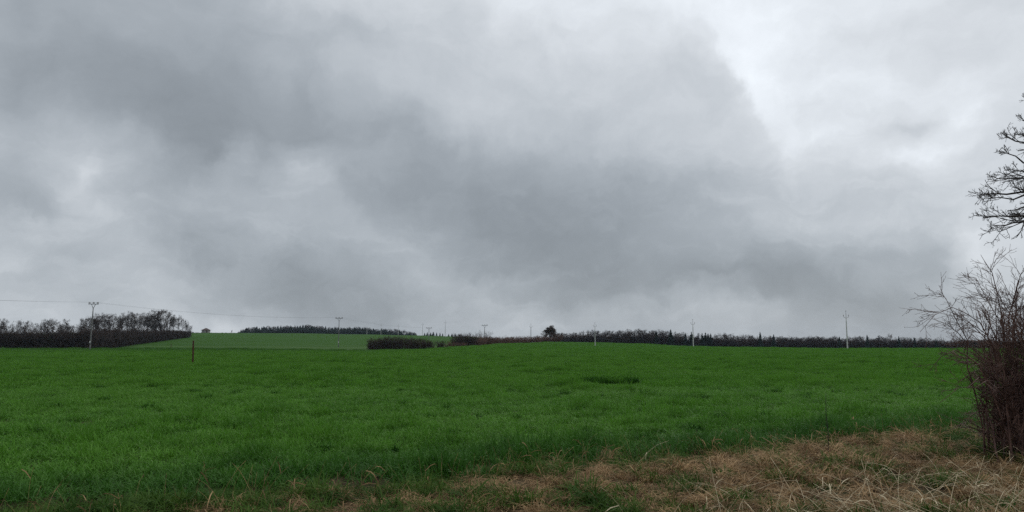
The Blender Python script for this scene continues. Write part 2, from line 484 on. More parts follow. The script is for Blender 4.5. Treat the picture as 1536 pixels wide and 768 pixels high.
# branching, a whole level at a time
def grow(paths, radii, per, t0, t1, ang0, ang1, len0, len1, up=0.0, wig=0.1, k=4, rfac=0.55, rtip=0.35, lenabs=None, tpow=1.0):
    N, kk, _ = paths.shape
    t = t0 + (t1 - t0) * rng.random((N, per)) ** tpow
    pos = t * (kk - 1)
    i = np.clip(np.floor(pos).astype(int), 0, kk - 2); fr = (pos - i)[..., None]
    n = np.arange(N)[:, None]
    p0 = paths[n, i] * (1 - fr) + paths[n, i + 1] * fr
    tan = unit(paths[n, i + 1] - paths[n, i])
    r0 = (radii[n, i] * (1 - fr[..., 0]) + radii[n, i + 1] * fr[..., 0]) * rfac
    plen = np.linalg.norm(np.diff(paths, axis=1), axis=2).sum(1)[:, None]
    ln = (plen if lenabs is None else lenabs) * rng.uniform(len0, len1, (N, per)) * (1.15 - 0.5 * t)
    side = unit(np.cross(tan, rng.normal(size=tan.shape)))
    ang = rng.uniform(ang0, ang1, (N, per))[..., None]
    d = tan * np.cos(ang) + side * np.sin(ang)
    p0 = p0.reshape(-1, 3); d = d.reshape(-1, 3); ln = ln.reshape(-1); r0 = r0.reshape(-1)
    out = [p0]
    p = p0
    step = (ln / (k - 1))[:, None]
    for s in range(k - 1):
        d = unit(d + rng.normal(size=d.shape) * wig + np.array([0, 0, up]) )
        p = p + d * step
        out.append(p)
    P = np.stack(out, 1)
    Rr = r0[:, None] * np.linspace(1, rtip, k)[None]
    return P, Rr

def bare_tree(name, seed, H=10.0, limbs=15, spread=0.38, mt=M_twig_wood, leaves=0, fork=0.2, dens=1.0):
    global rng
    rng = np.random.default_rng(seed)
    k = 7
    tz = np.linspace(0, 0.9 * H, k)
    tr = np.stack([np.cumsum(rng.normal(0, 0.10, k)) * H / 12, np.cumsum(rng.normal(0, 0.10, k)) * H / 12, tz], 1)
    tr[0] = (0, 0, -0.4)
    tr = tr[None]; rr = (np.linspace(0.018, 0.004, k) * H)[None]
    mb = MB(); mb.tubes(tr, rr, 6)
    trunk = mb.mesh(name + '_trunk', M_bark)
    cb = MB()
    l1, r1 = grow(tr, rr, limbs, fork, 0.98, R(22), R(55), spread * 0.7, spread * 1.25, 0.10, 0.16, 5, 0.6)
    cb.tubes(l1, r1, 4)
    l2, r2 = grow(l1, r1, 6, 0.2, 1.0, R(22), R(60), 0.35, 0.62, 0.08, 0.2, 4, 0.6)
    cb.tubes(l2, r2, 3)
    l3, r3 = grow(l2, r2, int(6 * dens), 0.15, 1.0, R(20), R(60), 0.4, 0.75, 0.06, 0.22, 3, 0.65)
    r3 = np.maximum(r3, 0.0017 * H)
    cb.tubes(l3, r3, 2)
    l4, r4 = grow(l3, r3, 4, 0.2, 1.0, R(20), R(60), 0.5, 0.9, 0.05, 0.2, 3, 0.75)
    r4 = np.maximum(r4, 0.0010 * H)
    cb.tubes(l4, r4, 2)
    if leaves:
        pts = l4[rng.integers(0, len(l4), leaves), 2]
        pts = pts + rng.normal(0, 0.12, pts.shape)
        dd = unit(rng.normal(size=pts.shape)); sd_ = unit(np.cross(dd, rng.normal(size=pts.shape)))
        P = np.stack([pts, pts + dd * 0.12, pts + dd * 0.26], 1)
        cb.ribbons(P, np.tile([0.03, 0.10, 0.02], (leaves, 1)), sd_)
    kf = fit(cb, H)
    crown = cb.mesh(name + '_crown', mt)
    trunk.transform(__import__('mathutils').Matrix.Scale(kf, 4, (0, 0, 1)))
    return [('trunk', trunk), ('crown', crown)]

def spruce_tree(name, seed, H=12.0, wid=0.2):
    global rng
    rng = np.random.default_rng(seed)
    mb = MB(); mb.tubes(np.array([[[0, 0, -0.4], [0, 0, H * 0.5], [0, 0, H]]]), np.array([[0.16, 0.09, 0.015]]), 6)
    trunk = mb.mesh(name + '_trunk', M_bark)
    nb = 240
    t = np.sort(rng.uniform(0.12, 0.99, nb))
    a = rng.uniform(0, 2 * math.pi, nb)
    L = (H * wid * (1 - t) ** 0.8 + 0.12) * rng.uniform(0.7, 1.2, nb)
    d = np.stack([np.cos(a), np.sin(a), np.zeros(nb)], 1)
    base = np.stack([np.zeros(nb), np.zeros(nb), t * H], 1)
    P = np.stack([base, base + d * (L * 0.55)[:, None] + np.array([0, 0, -0.12]) * L[:, None], base + d * L[:, None] + np.array([0, 0, -0.22]) * L[:, None]], 1)
    cb = MB(); cb.tubes(P, np.tile([0.03, 0.02, 0.008], (nb, 1)), 3)
    S, rS = grow(P, np.tile([0.20, 0.17, 0.11], (nb, 1)), 9, 0.12, 1.0, R(35), R(80), 0.28, 0.5, -0.18, 0.12, 3, 1.0, 0.35)
    cb.tubes(S, rS, 2)
    # closely needled heart of the tree
    zz = np.linspace(.08, .97, 7) * H
    core = np.zeros((1, 7, 3)); core[0, :, 2] = zz; core[0, :, :2] = rng.normal(0, .03, (7, 2))
    cb.tubes(core, (H * wid * .42 * (1 - zz / H) ** .85 * rng.uniform(.75, 1.2, 7))[None], 7)
    crown = cb.mesh(name + '_crown', M_spruce)
    return [('trunk', trunk), ('crown', crown)]

def shrub(name, seed, H=3.0, rad=1.7, mt=M_twig_dark, stems=26, dens=8, fan=1.0):
    global rng
    rng = np.random.default_rng(seed)
    a = rng.uniform(0, 2 * math.pi, stems); q = np.sqrt(rng.random(stems)) * rad * 0.55
    base = np.stack([q * np.cos(a), q * np.sin(a), np.full(stems, -0.15)], 1)
    out = rng.uniform(0.2, 1.0, stems) * rad * 0.62 * fan
    hh = H * rng.uniform(0.62, 0.93, stems)
    tip = base + np.stack([np.cos(a) * out, np.sin(a) * out, hh], 1)
    mid = base * 0.6 + tip * 0.4 + np.stack([np.zeros(stems), np.zeros(stems), 0.15 * hh], 1) + rng.normal(0, 0.08, (stems, 3))
    P = np.stack([base, base * .55 + mid * .45, mid, mid * .5 + tip * .5 + rng.normal(0, .06, (stems, 3)), tip], 1)
    Rr = np.tile(np.linspace(0.035, 0.012, 5), (stems, 1))
    sb = MB(); sb.tubes(P, Rr, 4)
    l2, r2 = grow(P, Rr, dens, 0.08, 1.0, R(25), R(75), 0.22, 0.45, 0.06, 0.2, 3, 0.7)
    r2 = np.maximum(r2, 0.010)
    cb = MB(); cb.tubes(l2, r2, 2)
    l3, r3 = grow(l2, r2, 8, 0.1, 1.0, R(25), R(75), 0.45, 0.9, 0.05, 0.2, 3, 0.85)
    r3 = np.maximum(r3, 0.009)
    cb.tubes(l3, r3, 2)
    kf = fit(cb, H, 98.0)
    for v in sb.v: v[:, 2] *= kf
    return [('stems', sb.mesh(name + '_stems', mt)), ('twigs', cb.mesh(name + '_twigs', mt))]

# ------------------------------------------------------------------ terrain
TC = {
    -500: [(200, 0), (230, 0), (252, -.7), (330, 1.2), (450, 4.2), (600, 8.5), (900, 9), (2500, 5)],
    0:    [(200, 0), (230, 0), (252, -.7), (330, 1.2), (450, 4.5), (600, 9.0), (680, 9.6), (900, 9), (2500, 5)],
    140:  [(200, 0), (228, 0), (250, -.6), (300, .6), (400, 4.0), (500, 7.2), (600, 9.6), (650, 10.2), (900, 8.5), (2500, 4)],
    300:  [(200, 0), (222, 0), (245, -.6), (300, .6), (400, 4.0), (500, 7.2), (600, 9.7), (650, 10.3), (900, 8.5), (2500, 4)],
    440:  [(200, -.1), (215, -.15), (240, -.8), (300, .5), (400, 3.8), (500, 6.9), (600, 9.3), (650, 9.8), (900, 8.0), (2500, 4)],
    540:  [(150, -.15), (190, -.35), (212, -.45), (235, -.9), (300, .3), (400, 3.5), (500, 6.3), (600, 8.5), (650, 8.9), (900, 7.0), (2500, 3)],
    620:  [(150, -.05), (210, -.15), (235, -.6), (300, .3), (400, 3.2), (500, 5.6), (600, 7.7), (650, 8.1), (900, 6.0), (2500, 3)],
    700:  [(150, .1), (250, .55), (275, .5), (320, .8), (400, 2.6), (500, 4.5), (600, 6.6), (650, 7), (900, 5.5), (2500, 2)],
    760:  [(150, .2), (200, .5), (330, 1.45), (360, 1.4), (500, 2.6), (600, 4.2), (650, 4.6), (900, 4), (2500, 2)],
    825:  [(150, .2), (200, .45), (331, 1.35), (400, 2.1), (425, 2.1), (500, 1.6), (600, 1.2), (900, 0), (2500, -1)],
    892:  [(200, .05), (331, .46), (400, 1.8), (430, 1.8), (520, -1), (900, -2), (2500, -2)],
    960:  [(200, 0), (300, .15), (380, 1.25), (410, 1.15), (500, -2), (900, -3), (2500, -2)],
    1038: [(200, 0), (273, .07), (330, .17), (355, .05), (450, -3), (900, -4), (2500, -2)],
    1150: [(200, 0), (260, .0), (290, -.1), (400, -3.5), (900, -4), (2500, -2)],
    1268: [(190, -.02), (230, -.10), (250, -.3), (400, -4), (900, -5), (2500, -2)],
    2100: [(190, -.02), (230, -.10), (250, -.3), (400, -4), (900, -5), (2500, -2)],
}
TPX = sorted(TC)
TS = np.array([(p - 768) / F / (math.cos(PITCH) + math.sin(PITCH) * 0.113) for p in TPX])
TY = np.arange(0, 2600, 4.0)
def pchip(x, y, q):
    x = np.array(x, float); y = np.array(y, float)
    h = np.diff(x); d = np.diff(y) / h
    m = np.zeros(len(x))
    for i in range(1, len(x) - 1):
        if d[i - 1] * d[i] > 0:
            w1, w2 = 2 * h[i] + h[i - 1], h[i] + 2 * h[i - 1]
            m[i] = (w1 + w2) / (w1 / d[i - 1] + w2 / d[i])
    m[-1] = d[-1]
    i = np.clip(np.searchsorted(x, q, side='right') - 1, 0, len(x) - 2)
    t = (q - x[i]) / h[i]
    return (y[i] * (2 * t**3 - 3 * t**2 + 1) + h[i] * m[i] * (t**3 - 2 * t**2 + t) + y[i + 1] * (-2 * t**3 + 3 * t**2) + h[i] * m[i + 1] * (t**3 - t**2))
TZ = np.array([pchip([0, 60, 110] + [p[0] for p in TC[c]], [0, 0, 0] + [p[1] for p in TC[c]], TY) for c in TPX])
for _ in range(3):
    TZ[:, 1:-1] = (TZ[:, :-2] + 2 * TZ[:, 1:-1] + TZ[:, 2:]) / 4

def edge_line(x):
    """where the crop starts, seen from the verge"""
    x = np.asarray(x, float)
    return np.clip(10.15 + 0.55 * x + 0.18 * np.sin(x * 1.1) + 0.10 * np.sin(x * 2.7 + 1), 5.0, 20.0)

def terrain(x, y):
    x = np.asarray(x, float); y = np.asarray(y, float)
    s = x / np.maximum(y, 25.0)
    j = np.clip(np.searchsorted(TS, s, side='right') - 1, 0, len(TS) - 2)
    f = np.clip((s - TS[j]) / (TS[j + 1] - TS[j]), 0, 1); f = f * f * (3 - 2 * f)
    p = np.clip(y / 4.0, 0, len(TY) - 2.001); i = p.astype(int); g = p - i
    z0 = TZ[j, i] * (1 - g) + TZ[j, i + 1] * g
    z1 = TZ[j + 1, i] * (1 - g) + TZ[j + 1, i + 1] * g
    z = z0 * (1 - f) + z1 * f
    # small unevenness, a furrow along the crop edge and a low hump on the verge
    near = np.clip(1 - y / 120.0, 0, 1)
    z = z + near * (0.035 * np.sin(x * 0.55 + 0.8 * np.sin(y * 0.31)) * np.cos(y * 0.42) + 0.015 * np.sin(x * 1.9 + y * 0.7))
    d = y - edge_line(x)
    z = z - 0.13 * np.exp(-((d + 0.25) / 0.30) ** 2) * (np.abs(d) < 3)
    z = z + 0.05 * np.exp(-((d + 2.2) / 1.3) ** 2) * np.clip((x + 2) / 5, 0, 1)
    return z

def sheet(name, ya, yb, rows, mat, power=1.0):
    """strip of ground between two curves y=a(s), y=b(s); x runs over s*(y+30)"""
    S = np.linspace(-1.45, 1.45, 301)
    V = []
    for r in np.linspace(0, 1, rows) ** power:
        Y = ya(S) * (1 - r) + yb(S) * r
        X = S * (np.maximum(Y, 0) + 30)
        V.append(np.stack([X, Y, terrain(X, Y)], 1))
    n = len(S)
    idx = np.arange(rows * n).reshape(rows, n)
    f = np.stack([idx[:-1, :-1], idx[:-1, 1:], idx[1:, 1:], idx[1:, :-1]], -1).reshape(-1, 4)
    mb = MB(); mb.add(np.concatenate(V), f)
    return obj(name, mb.mesh(name, mat, True), None, 'structure')

def edge_s(S):
    Y = np.full(S.shape, 10.0)
    for _ in range(60):
        Y = 0.5 * Y + 0.5 * edge_line(S * (Y + 30))
    return Y
FARPX = [-500, 0, 300, 540, 620, 660, 700, 760, 830, 900, 1000, 1038, 1150, 1268, 2100]
FARY = [230, 230, 223, 212, 212, 222, 256, 336, 412, 425, 395, 350, 290, 250, 250]
def far_s(S):
    Y = np.full(S.shape, 230.0)
    sx = np.array([(p - 768) / F for p in FARPX])
    for _ in range(40):
        Y = np.interp(S * (Y + 30) / Y, sx, FARY)
    return Y
def far_xy(x, y):
    return np.interp(np.asarray(x) / np.maximum(y, 1), np.array([(p - 768) / F for p in FARPX]), FARY)

sheet('verge', lambda S: np.full(S.shape, -45.0), edge_s, 120, ground_material('verge_soil', 'verge'))
sheet('wheat_field', edge_s, far_s, 260, ground_material('wheat_ground', 'wheat'), 1.7)
sheet('hillside', far_s, lambda S: np.full(S.shape, 1400.0), 260, ground_material('hill_grass', 'hill'), 2.2)

# ------------------------------------------------------------------ grass (stuff)
def blades(N, rad, h0, h1, w, lean0, lean1, droop, k=4, square=False):
    a = rng.uniform(0, 2 * math.pi, N)
    if square:
        base = np.stack([rng.uniform(-rad, rad, N), rng.uniform(-rad, rad, N), np.zeros(N)], 1)
    else:
        q = np.sqrt(rng.random(N)) * rad
        th = rng.uniform(0, 2 * math.pi, N)
        base = np.stack([q * np.cos(th), q * np.sin(th), np.zeros(N)], 1)
    L = rng.uniform(h0, h1, N)
    ln = rng.uniform(lean0, lean1, N)
    d = np.stack([np.cos(a) * np.sin(ln), np.sin(a) * np.sin(ln), np.cos(ln)], 1)
    P = [base]; p = base
    for s in range(k - 1):
        p = p + d * (L / (k - 1))[:, None]
        P.append(p)
        hd = np.stack([np.cos(a), np.sin(a), np.zeros(N)], 1)
        d = unit(d + hd * 0.35 * droop + np.array([0, 0, -0.55 * droop]) * rng.uniform(0.3, 1.4, (N, 1)) + rng.normal(0, .05, (N, 3)))
    P = np.stack(P, 1)
    P[:, :, 2] = np.maximum(P[:, :, 2], 0.01)
    wd = w * rng.uniform(0.6, 1.2, N)[:, None] * np.concatenate([np.linspace(0.75, 1.0, 2), np.linspace(0.8, 0.08, k - 2)])[None]
    # blade faces turn with their lean, with some twist
    tw = a + math.pi / 2 + rng.normal(0, 0.5, N)
    side = np.stack([np.cos(tw), np.sin(tw), rng.normal(0, 0.25, N)], 1)
    return P, wd, unit(side)

def clump(name, mat, *args, **kw):
    lay = kw.pop('lay', 0.0)
    mb = MB(); P, wd, sd_ = blades(*args, **kw)
    if lay:
        up_ = P[:, :, 2:3]
        P = P + np.concatenate([up_ * lay, up_ * 0.25 * lay, -up_ * 0.25 * lay], 2)
    mb.ribbons(P, wd, sd_)
    return mb.mesh(name, mat)

def scatter(name, pts, rz, scl, pick, protos, tilt=0.0):
    me = bpy.data.meshes.new(name)
    n = len(pts)
    me.vertices.add(n); me.vertices.foreach_set('co', np.asarray(pts, np.float32).ravel())
    rot = np.zeros((n, 3), np.float32); rot[:, 2] = rz
    if tilt: rot[:, 0] = rng.normal(0, tilt, n); rot[:, 1] = rng.normal(0, tilt, n)
    at_ = me.attributes.new('rot', 'FLOAT_VECTOR', 'POINT'); at_.data.foreach_set('vector', rot.ravel())
    at_ = me.attributes.new('scl', 'FLOAT_VECTOR', 'POINT'); at_.data.foreach_set('vector', np.asarray(scl, np.float32).ravel())
    at_ = me.attributes.new('pick', 'INT', 'POINT'); at_.data.foreach_set('value', np.asarray(pick, np.int32))
    me.update()
    o = obj(name, me, None, 'stuff')
    col = bpy.data.collections.new(name + '_clumps')
    for i, pm in enumerate(protos):
        po = bpy.data.objects.new('%s_clump_%02d' % (name, i), pm)
        col.objects.link(po)
    ng = bpy.data.node_groups.new(name + '_scatter', 'GeometryNodeTree')
    ng.interface.new_socket('Geometry', in_out='INPUT', socket_type='NodeSocketGeometry')
    ng.interface.new_socket('Geometry', in_out='OUTPUT', socket_type='NodeSocketGeometry')
    N_ = ng.nodes; Lk = ng.links
    gi = N_.new('NodeGroupInput'); go = N_.new('NodeGroupOutput')
    ip = N_.new('GeometryNodeInstanceOnPoints'); ci = N_.new('GeometryNodeCollectionInfo')
    ci.inputs['Collection'].default_value = col
    ci.inputs['Separate Children'].default_value = True
    ci.inputs['Reset Children'].default_value = True
    def attr(nm, dt):
        a = N_.new('GeometryNodeInputNamedAttribute'); a.data_type = dt; a.inputs['Name'].default_value = nm
        return a.outputs['Attribute']
    Lk.new(gi.outputs[0], ip.inputs['Points']); Lk.new(ci.outputs[0], ip.inputs['Instance'])
    ip.inputs['Pick Instance'].default_value = True
    Lk.new(attr('pick', 'INT'), ip.inputs['Instance Index'])
    Lk.new(attr('rot', 'FLOAT_VECTOR'), ip.inputs['Rotation'])
    Lk.new(attr('scl', 'FLOAT_VECTOR'), ip.inputs['Scale'])
    Lk.new(ip.outputs[0], go.inputs[0])
    md = o.modifiers.new('scatter', 'NODES'); md.node_group = ng
    return o

def vnoise(x, y, sc_, seed):
    """cheap smooth value noise"""
    g = np.random.default_rng(seed).random((256, 256))
    u = x / sc_; v = y / sc_
    i = np.floor(u).astype(int); j = np.floor(v).astype(int)
    fu = u - i; fv = v - j
    fu = fu * fu * (3 - 2 * fu); fv = fv * fv * (3 - 2 * fv)
    G = lambda a, c: g[a % 256, c % 256]
    return (G(i, j) * (1 - fu) + G(i + 1, j) * fu) * (1 - fv) + (G(i, j + 1) * (1 - fu) + G(i + 1, j + 1) * fu) * fv

rng = np.random.default_rng(11)
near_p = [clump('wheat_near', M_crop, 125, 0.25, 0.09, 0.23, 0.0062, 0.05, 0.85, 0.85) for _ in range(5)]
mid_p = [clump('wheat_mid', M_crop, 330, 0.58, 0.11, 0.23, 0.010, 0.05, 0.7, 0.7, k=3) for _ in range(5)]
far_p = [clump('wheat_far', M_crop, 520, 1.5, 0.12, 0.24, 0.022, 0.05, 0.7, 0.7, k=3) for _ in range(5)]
def field_points(y0, y1, step, smax=0.82):
    P = []
    y = y0
    while y < y1:
        w = smax * y + 3
        xs = np.arange(-w, w, step)
        P.append(np.stack([xs + rng.uniform(-.5, .5, len(xs)) * step, np.full(len(xs), y) + rng.uniform(-.5, .5, len(xs)) * step], 1))
        y += step
    P = np.concatenate(P)
    return P[(P[:, 1] > edge_line(P[:, 0]) + 0.05) & (P[:, 1] < far_xy(P[:, 0], P[:, 1]) - 0.5)]
def lush(x, y):
    n = 0.30 * vnoise(x, y, 1.1, 1) + 0.55 * vnoise(x, y, 0.42, 2) + 0.30 * vnoise(x + 9, y, 4.0, 3)
    return n / 1.15
for nm, P, pr in (('wheat_crop', field_points(5, 28, 0.29), near_p), ('wheat_crop', field_points(28, 85, 0.62), mid_p), ('wheat_crop', field_points(85, 430, 1.6), far_p)):
    x, y = P[:, 0], P[:, 1]
    q = lush(x, y)
    left = np.clip((-x - 1) / 9, 0, 1) * np.clip((30 - y) / 15, 0, 1)
    keep = q > (0.22 + 0.05 * left) - 0.1 * (y > 60) - 0.2 * (y < edge_line(x) + 1.3)
    x, y, q = x[keep], y[keep], q[keep]
    s = (0.45 + 1.0 * q) * rng.uniform(0.6, 1.35, len(q))
    s = s * (1 + 0.35 * np.exp(-((y - edge_line(x) - 0.6) / 0.8) ** 2))
    s = s * (1 + 0.55 * np.clip((q - 0.64) / 0.1, 0, 1))
    n = len(x)
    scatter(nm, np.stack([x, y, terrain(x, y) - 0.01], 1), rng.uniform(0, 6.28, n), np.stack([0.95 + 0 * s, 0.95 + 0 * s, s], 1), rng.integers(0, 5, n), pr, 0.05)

# darker rank tussocks dotted through the crop
tus_p = [clump('rank_tussock', M_tuft, 110, 0.13, 0.14, 0.30, 0.0062, 0.05, 0.8, 0.8) for _ in range(4)]
P = field_points(7, 120, 1.15)
k_ = rng.random(len(P)) < 0.22 * (vnoise(P[:, 0], P[:, 1], 3.0, 44) > 0.3)
P = P[k_]; s = rng.uniform(0.35, 1.0, len(P)) * (1 + P[:, 1] / 90)
scatter('rank_tussocks', np.stack([P[:, 0], P[:, 1], terrain(P[:, 0], P[:, 1]) - 0.01], 1), rng.uniform(0, 6.28, len(P)), np.stack([s * 1.4, s * 1.1, 0.75 + 0.25 * s], 1), rng.integers(0, 4, len(P)), tus_p, 0.05)

# dead grass and green grass on the verge
dead_p = [clump('dead_tuft', M_blade_dead, 75, 0.10, 0.25, 0.55, 0.0046, 0.05, 0.7, 1.2, k=5, lay=0.25 + 0.25 * i) for i in range(4)] + \
         [clump('dead_mat', M_blade_dead, 85, 0.20, 0.20, 0.45, 0.0048, 0.4, 1.3, 1.1, k=5, lay=0.5 + 0.2 * i) for i in range(4)]
P = np.stack([rng.uniform(-11, 24, 30000), rng.uniform(3.4, 20, 30000)], 1)
x, y = P[:, 0], P[:, 1]
d = edge_line(x) - y                    # metres inside the verge
n1 = vnoise(x, y, 0.9, 21) * 0.6 + vnoise(x, y, 0.35, 22) * 0.4
right = np.clip((x + 8.5) / 8.5, 0, 1)
prob = np.clip(d / 1.2 + 0.15, 0, 1) * (0.42 + 0.45 * right) * np.clip((n1 - 0.24) * 3.0, 0.22, 1)
prob *= np.where((x > 6.6) & (x < 13) & (y > 9.2), 0.3, 1.0)
ok = (d > -0.35) & (rng.random(len(x)) < prob) & (np.abs(x) < y * 0.9 + 6)
x, y = x[ok], y[ok]
s = rng.uniform(0.55, 1.05, len(x)) * (0.65 + 0.4 * np.clip((x + 3) / 7, 0, 1))
scatter('dead_grass', np.stack([x, y, terrain(x, y) - 0.02], 1), rng.uniform(0, 6.28, len(x)), np.stack([s, s, s * rng.uniform(.7, 1.1, len(x))], 1), rng.integers(0, 8, len(x)), dead_p, 0.12)

weed_p = [clump('verge_tuft', M_weed, 90, 0.16, 0.12, 0.36, 0.0050, 0.1, 0.9, 0.9) for _ in range(4)]
P = np.stack([rng.uniform(-11, 24, 14500), rng.uniform(3.4, 20, 14500)], 1)
x, y = P[:, 0], P[:, 1]
d = edge_line(x) - y
n1 = vnoise(x, y, 1.0, 31) * 0.6 + vnoise(x, y, 0.4, 32) * 0.4
prob = np.clip((n1 - 0.30) * 2.6, 0.12, 1) * (0.75 - 0.45 * np.clip((x + 3.5) / 7.5, 0, 1)) + 0.55 * np.exp(-((d - 0.35) / 0.5) ** 2) + 0.8 * ((x > 6.6) & (x < 13) & (y > 9.2))
ok = (d > 0.02) & (rng.random(len(x)) < prob) & (np.abs(x) < y * 0.9 + 6)
x, y = x[ok], y[ok]
s = rng.uniform(0.6, 1.15, len(x))
scatter('verge_grass', np.stack([x, y, terrain(x, y) - 0.02], 1), rng.uniform(0, 6.28, len(x)), np.stack([s, s, s], 1), rng.integers(0, 4, len(x)), weed_p, 0.1)

# bleached straw stalks lying and leaning over the bank
def straw(name, N, xr, yr, l0, l1, rad, lean0, lean1, wgt, mat=M_straw):
    xs, ys = [], []
    while len(xs) < N:
        X = rng.uniform(*xr); Y = rng.uniform(*yr)
        if Y < edge_line(X) - 0.15 and rng.random() < wgt(X, Y):
            xs.append(X); ys.append(Y)
    xs = np.array(xs); ys = np.array(ys)
    a = rng.uniform(0, 2 * math.pi, N); ln = rng.uniform(lean0, lean1, N); L = rng.uniform(l0, l1, N)
    d = np.stack([np.cos(a) * np.sin(ln), np.sin(a) * np.sin(ln), np.cos(ln)], 1)
    p = np.stack([xs, ys, terrain(xs, ys) + rng.uniform(0.0, 0.08, N)], 1)
    out = [p]
    for s in range(4):
        p = p + d * (L / 4)[:, None]
        out.append(p)
        d = unit(d + np.stack([np.cos(a), np.sin(a), np.full(N, -0.9)], 1) * (0.13 * rng.uniform(0, 1.8, N))[:, None] + rng.normal(0, .06, (N, 3)))
    P = np.stack(out, 1)
    P[:, :, 2] = np.maximum(P[:, :, 2], terrain(P[:, :, 0], P[:, :, 1]) + 0.03)
    r = rad * rng.uniform(.6, 1.25, N)[:, None] * np.linspace(1, .45, 5)[None]
    mb = MB(); mb.tubes(P, r, 3)
    # a few dry leaves hanging off the stalks
    K = N // 2
    j = rng.integers(0, N, K); i = rng.integers(1, 4, K)
    b0 = P[j, i]; dd = unit(rng.normal(size=(K, 3)) + np.array([0, 0, .2]))
    Q = np.stack([b0, b0 + dd * .08, b0 + dd * .15 + np.array([0, 0, -.03]), b0 + dd * .2 + np.array([0, 0, -.09])], 1)
    mb.ribbons(Q, np.tile([.003, .005, .0035, .0006], (K, 1)), unit(np.cross(dd, rng.normal(size=(K, 3)))))
    return obj(name, mb.mesh(name, mat), None, 'stuff')
rng = np.random.default_rng(5)
straw('straw_stalks', 1000, (0.3, 9), (5.2, 10.5), 0.25, 0.80, 0.0030, 0.5, 1.5, lambda X, Y: np.clip((X - 1.2) / 3.5, 0.02, 1) * np.clip((9.6 - Y) / 2.2, 0.03, 1))
straw('dry_seed_stems', 1300, (-8, 13), (5.2, 16), 0.18, 0.48, 0.0021, 0.02, 0.55, lambda X, Y: np.clip((X + 7) / 9, 0.12, 1) * (1.0 if edge_line(X) - Y < 1.8 else 0.35), M_blade_dead)

# ------------------------------------------------------------------ pole line with wide crossarms
def t_pole_parts(H, mat):
    mb = MB(); mb.lathe((0, 0, 0), [(0.17, -0.3), (0.165, 0.0), (0.15, 0.3 * H), (0.125, 0.7 * H), (0.10, H - 1.25)], 10)
    pole = mb.mesh('t_pole', mat, True)
    mb = MB(); mb.box((0, 0, H - 0.42), (3.1, 0.14, 0.16))
    arm = mb.mesh('t_arm', M_steel)
    br = []
    for s in (-1, 1):
        mb = MB(); mb.tubes(np.array([[[s * 0.06, 0, H - 1.45], [s * 0.28, 0, H - 0.95], [s * 0.62, 0, H - 0.49]]]), np.array([[.07, .07, .07]]), 5)
        br.append(mb.mesh('t_brace', M_steel))
    mb = MB(); mb.lathe((0, 0, 0), [(.03, 0), (.035, .06), (.10, .10), (.05, .14), (.11, .20), (.05, .25), (.10, .31), (.05, .37), (.03, .42)], 8)
    ins = mb.mesh('t_insulator', M_porcelain, True)
    mb = MB(); mb.box((0, -0.165, 1.95), (0.26, 0.02, 0.34))
    plate = mb.mesh('t_plate', M_plate)
    return pole, arm, br, ins, plate
def t_pole(px, ptop, Y, label, lean=0.0, mat=M_concrete_dark, rz=-0.33, name='power_pole', plate_on=True):
    p = at(px, ptop, Y); zg = float(terrain(p[0], Y)); H = float(p[2] - zg)
    pole, arm, br, ins, plate = t_pole_parts(H, mat)
    r = empty(name, (p[0] - lean, Y, zg), rz)
    r.rotation_euler = (0, math.atan2(lean, H), rz)
    tag(r, label, 'power pole', 'power poles with wide crossarms')
    po = obj('pole', pole, r); ao = obj('crossarm', arm, r)
    for m_ in br: obj('brace', m_, r)
    for dx in (-1.44, -1.12, -0.16, 0.16, 1.12, 1.44):
        o = obj('insulator', ins, ao); o.location = (dx, 0, H - 0.34)
    if plate_on: obj('warning_plate', plate, po)
    bpy.context.view_layer.update()
    return r, H
LP = {}
LP[0] = t_pole(141, 453.5, 185, 'leaning grey power pole with wide crossarm in front of the left wood', 0.30)
LP[1] = t_pole(508.8, 476.0, 290, 'power pole with wide crossarm rising from the green slope over the distant hill wood')
LP[2] = t_pole(643.5, 491.0, 395, 'small power pole with wide crossarm on the skyline left of the two reddish bushes', plate_on=False)
LP[3] = t_pole(727.0, 487.0, 375, 'power pole with wide crossarm standing behind the hedge in the pale bare bush', plate_on=False)
def wire(pa, pb, sag, label, group, rad=0.014):
    t = np.linspace(0, 1, 24)[:, None]
    P = pa[None] * (1 - t) + pb[None] * t
    P[:, 2] -= 4 * sag * (t * (1 - t))[:, 0]
    mb = MB(); mb.tubes(P[None], np.full((1, 24), rad), 3)
    o = obj('power_line', mb.mesh('power_line', M_wire))
    return tag(o, label, 'power line', group)
def arm_pts(key):
    r, H = LP[key]
    return [np.array(r.matrix_world @ Vector((dx, 0, H + 0.04))) for dx in (-1.28, 0.0, 1.28)]
A0, A1, A2, A3 = (arm_pts(i) for i in range(4))
off = np.array([-36.0, -105.0, 0.3])
for k, nm in enumerate(('left', 'middle', 'right')):
    wire(A0[k] + off, A0[k], 1.3, 'thin power line from the %s end of the leaning pole out of the picture' % nm if k != 1 else 'thin power line from the middle of the leaning pole out of the picture', 'overhead power lines', 0.010)
    wire(A0[k], A1[k], 1.4, 'thin power line from the %s of the leaning pole to the next crossarm pole' % nm, 'overhead power lines', 0.0075)
    wire(A1[k], A2[k], 1.2, 'thin power line from the %s insulators of the slope pole to the skyline pole' % nm, 'overhead power lines', 0.008)

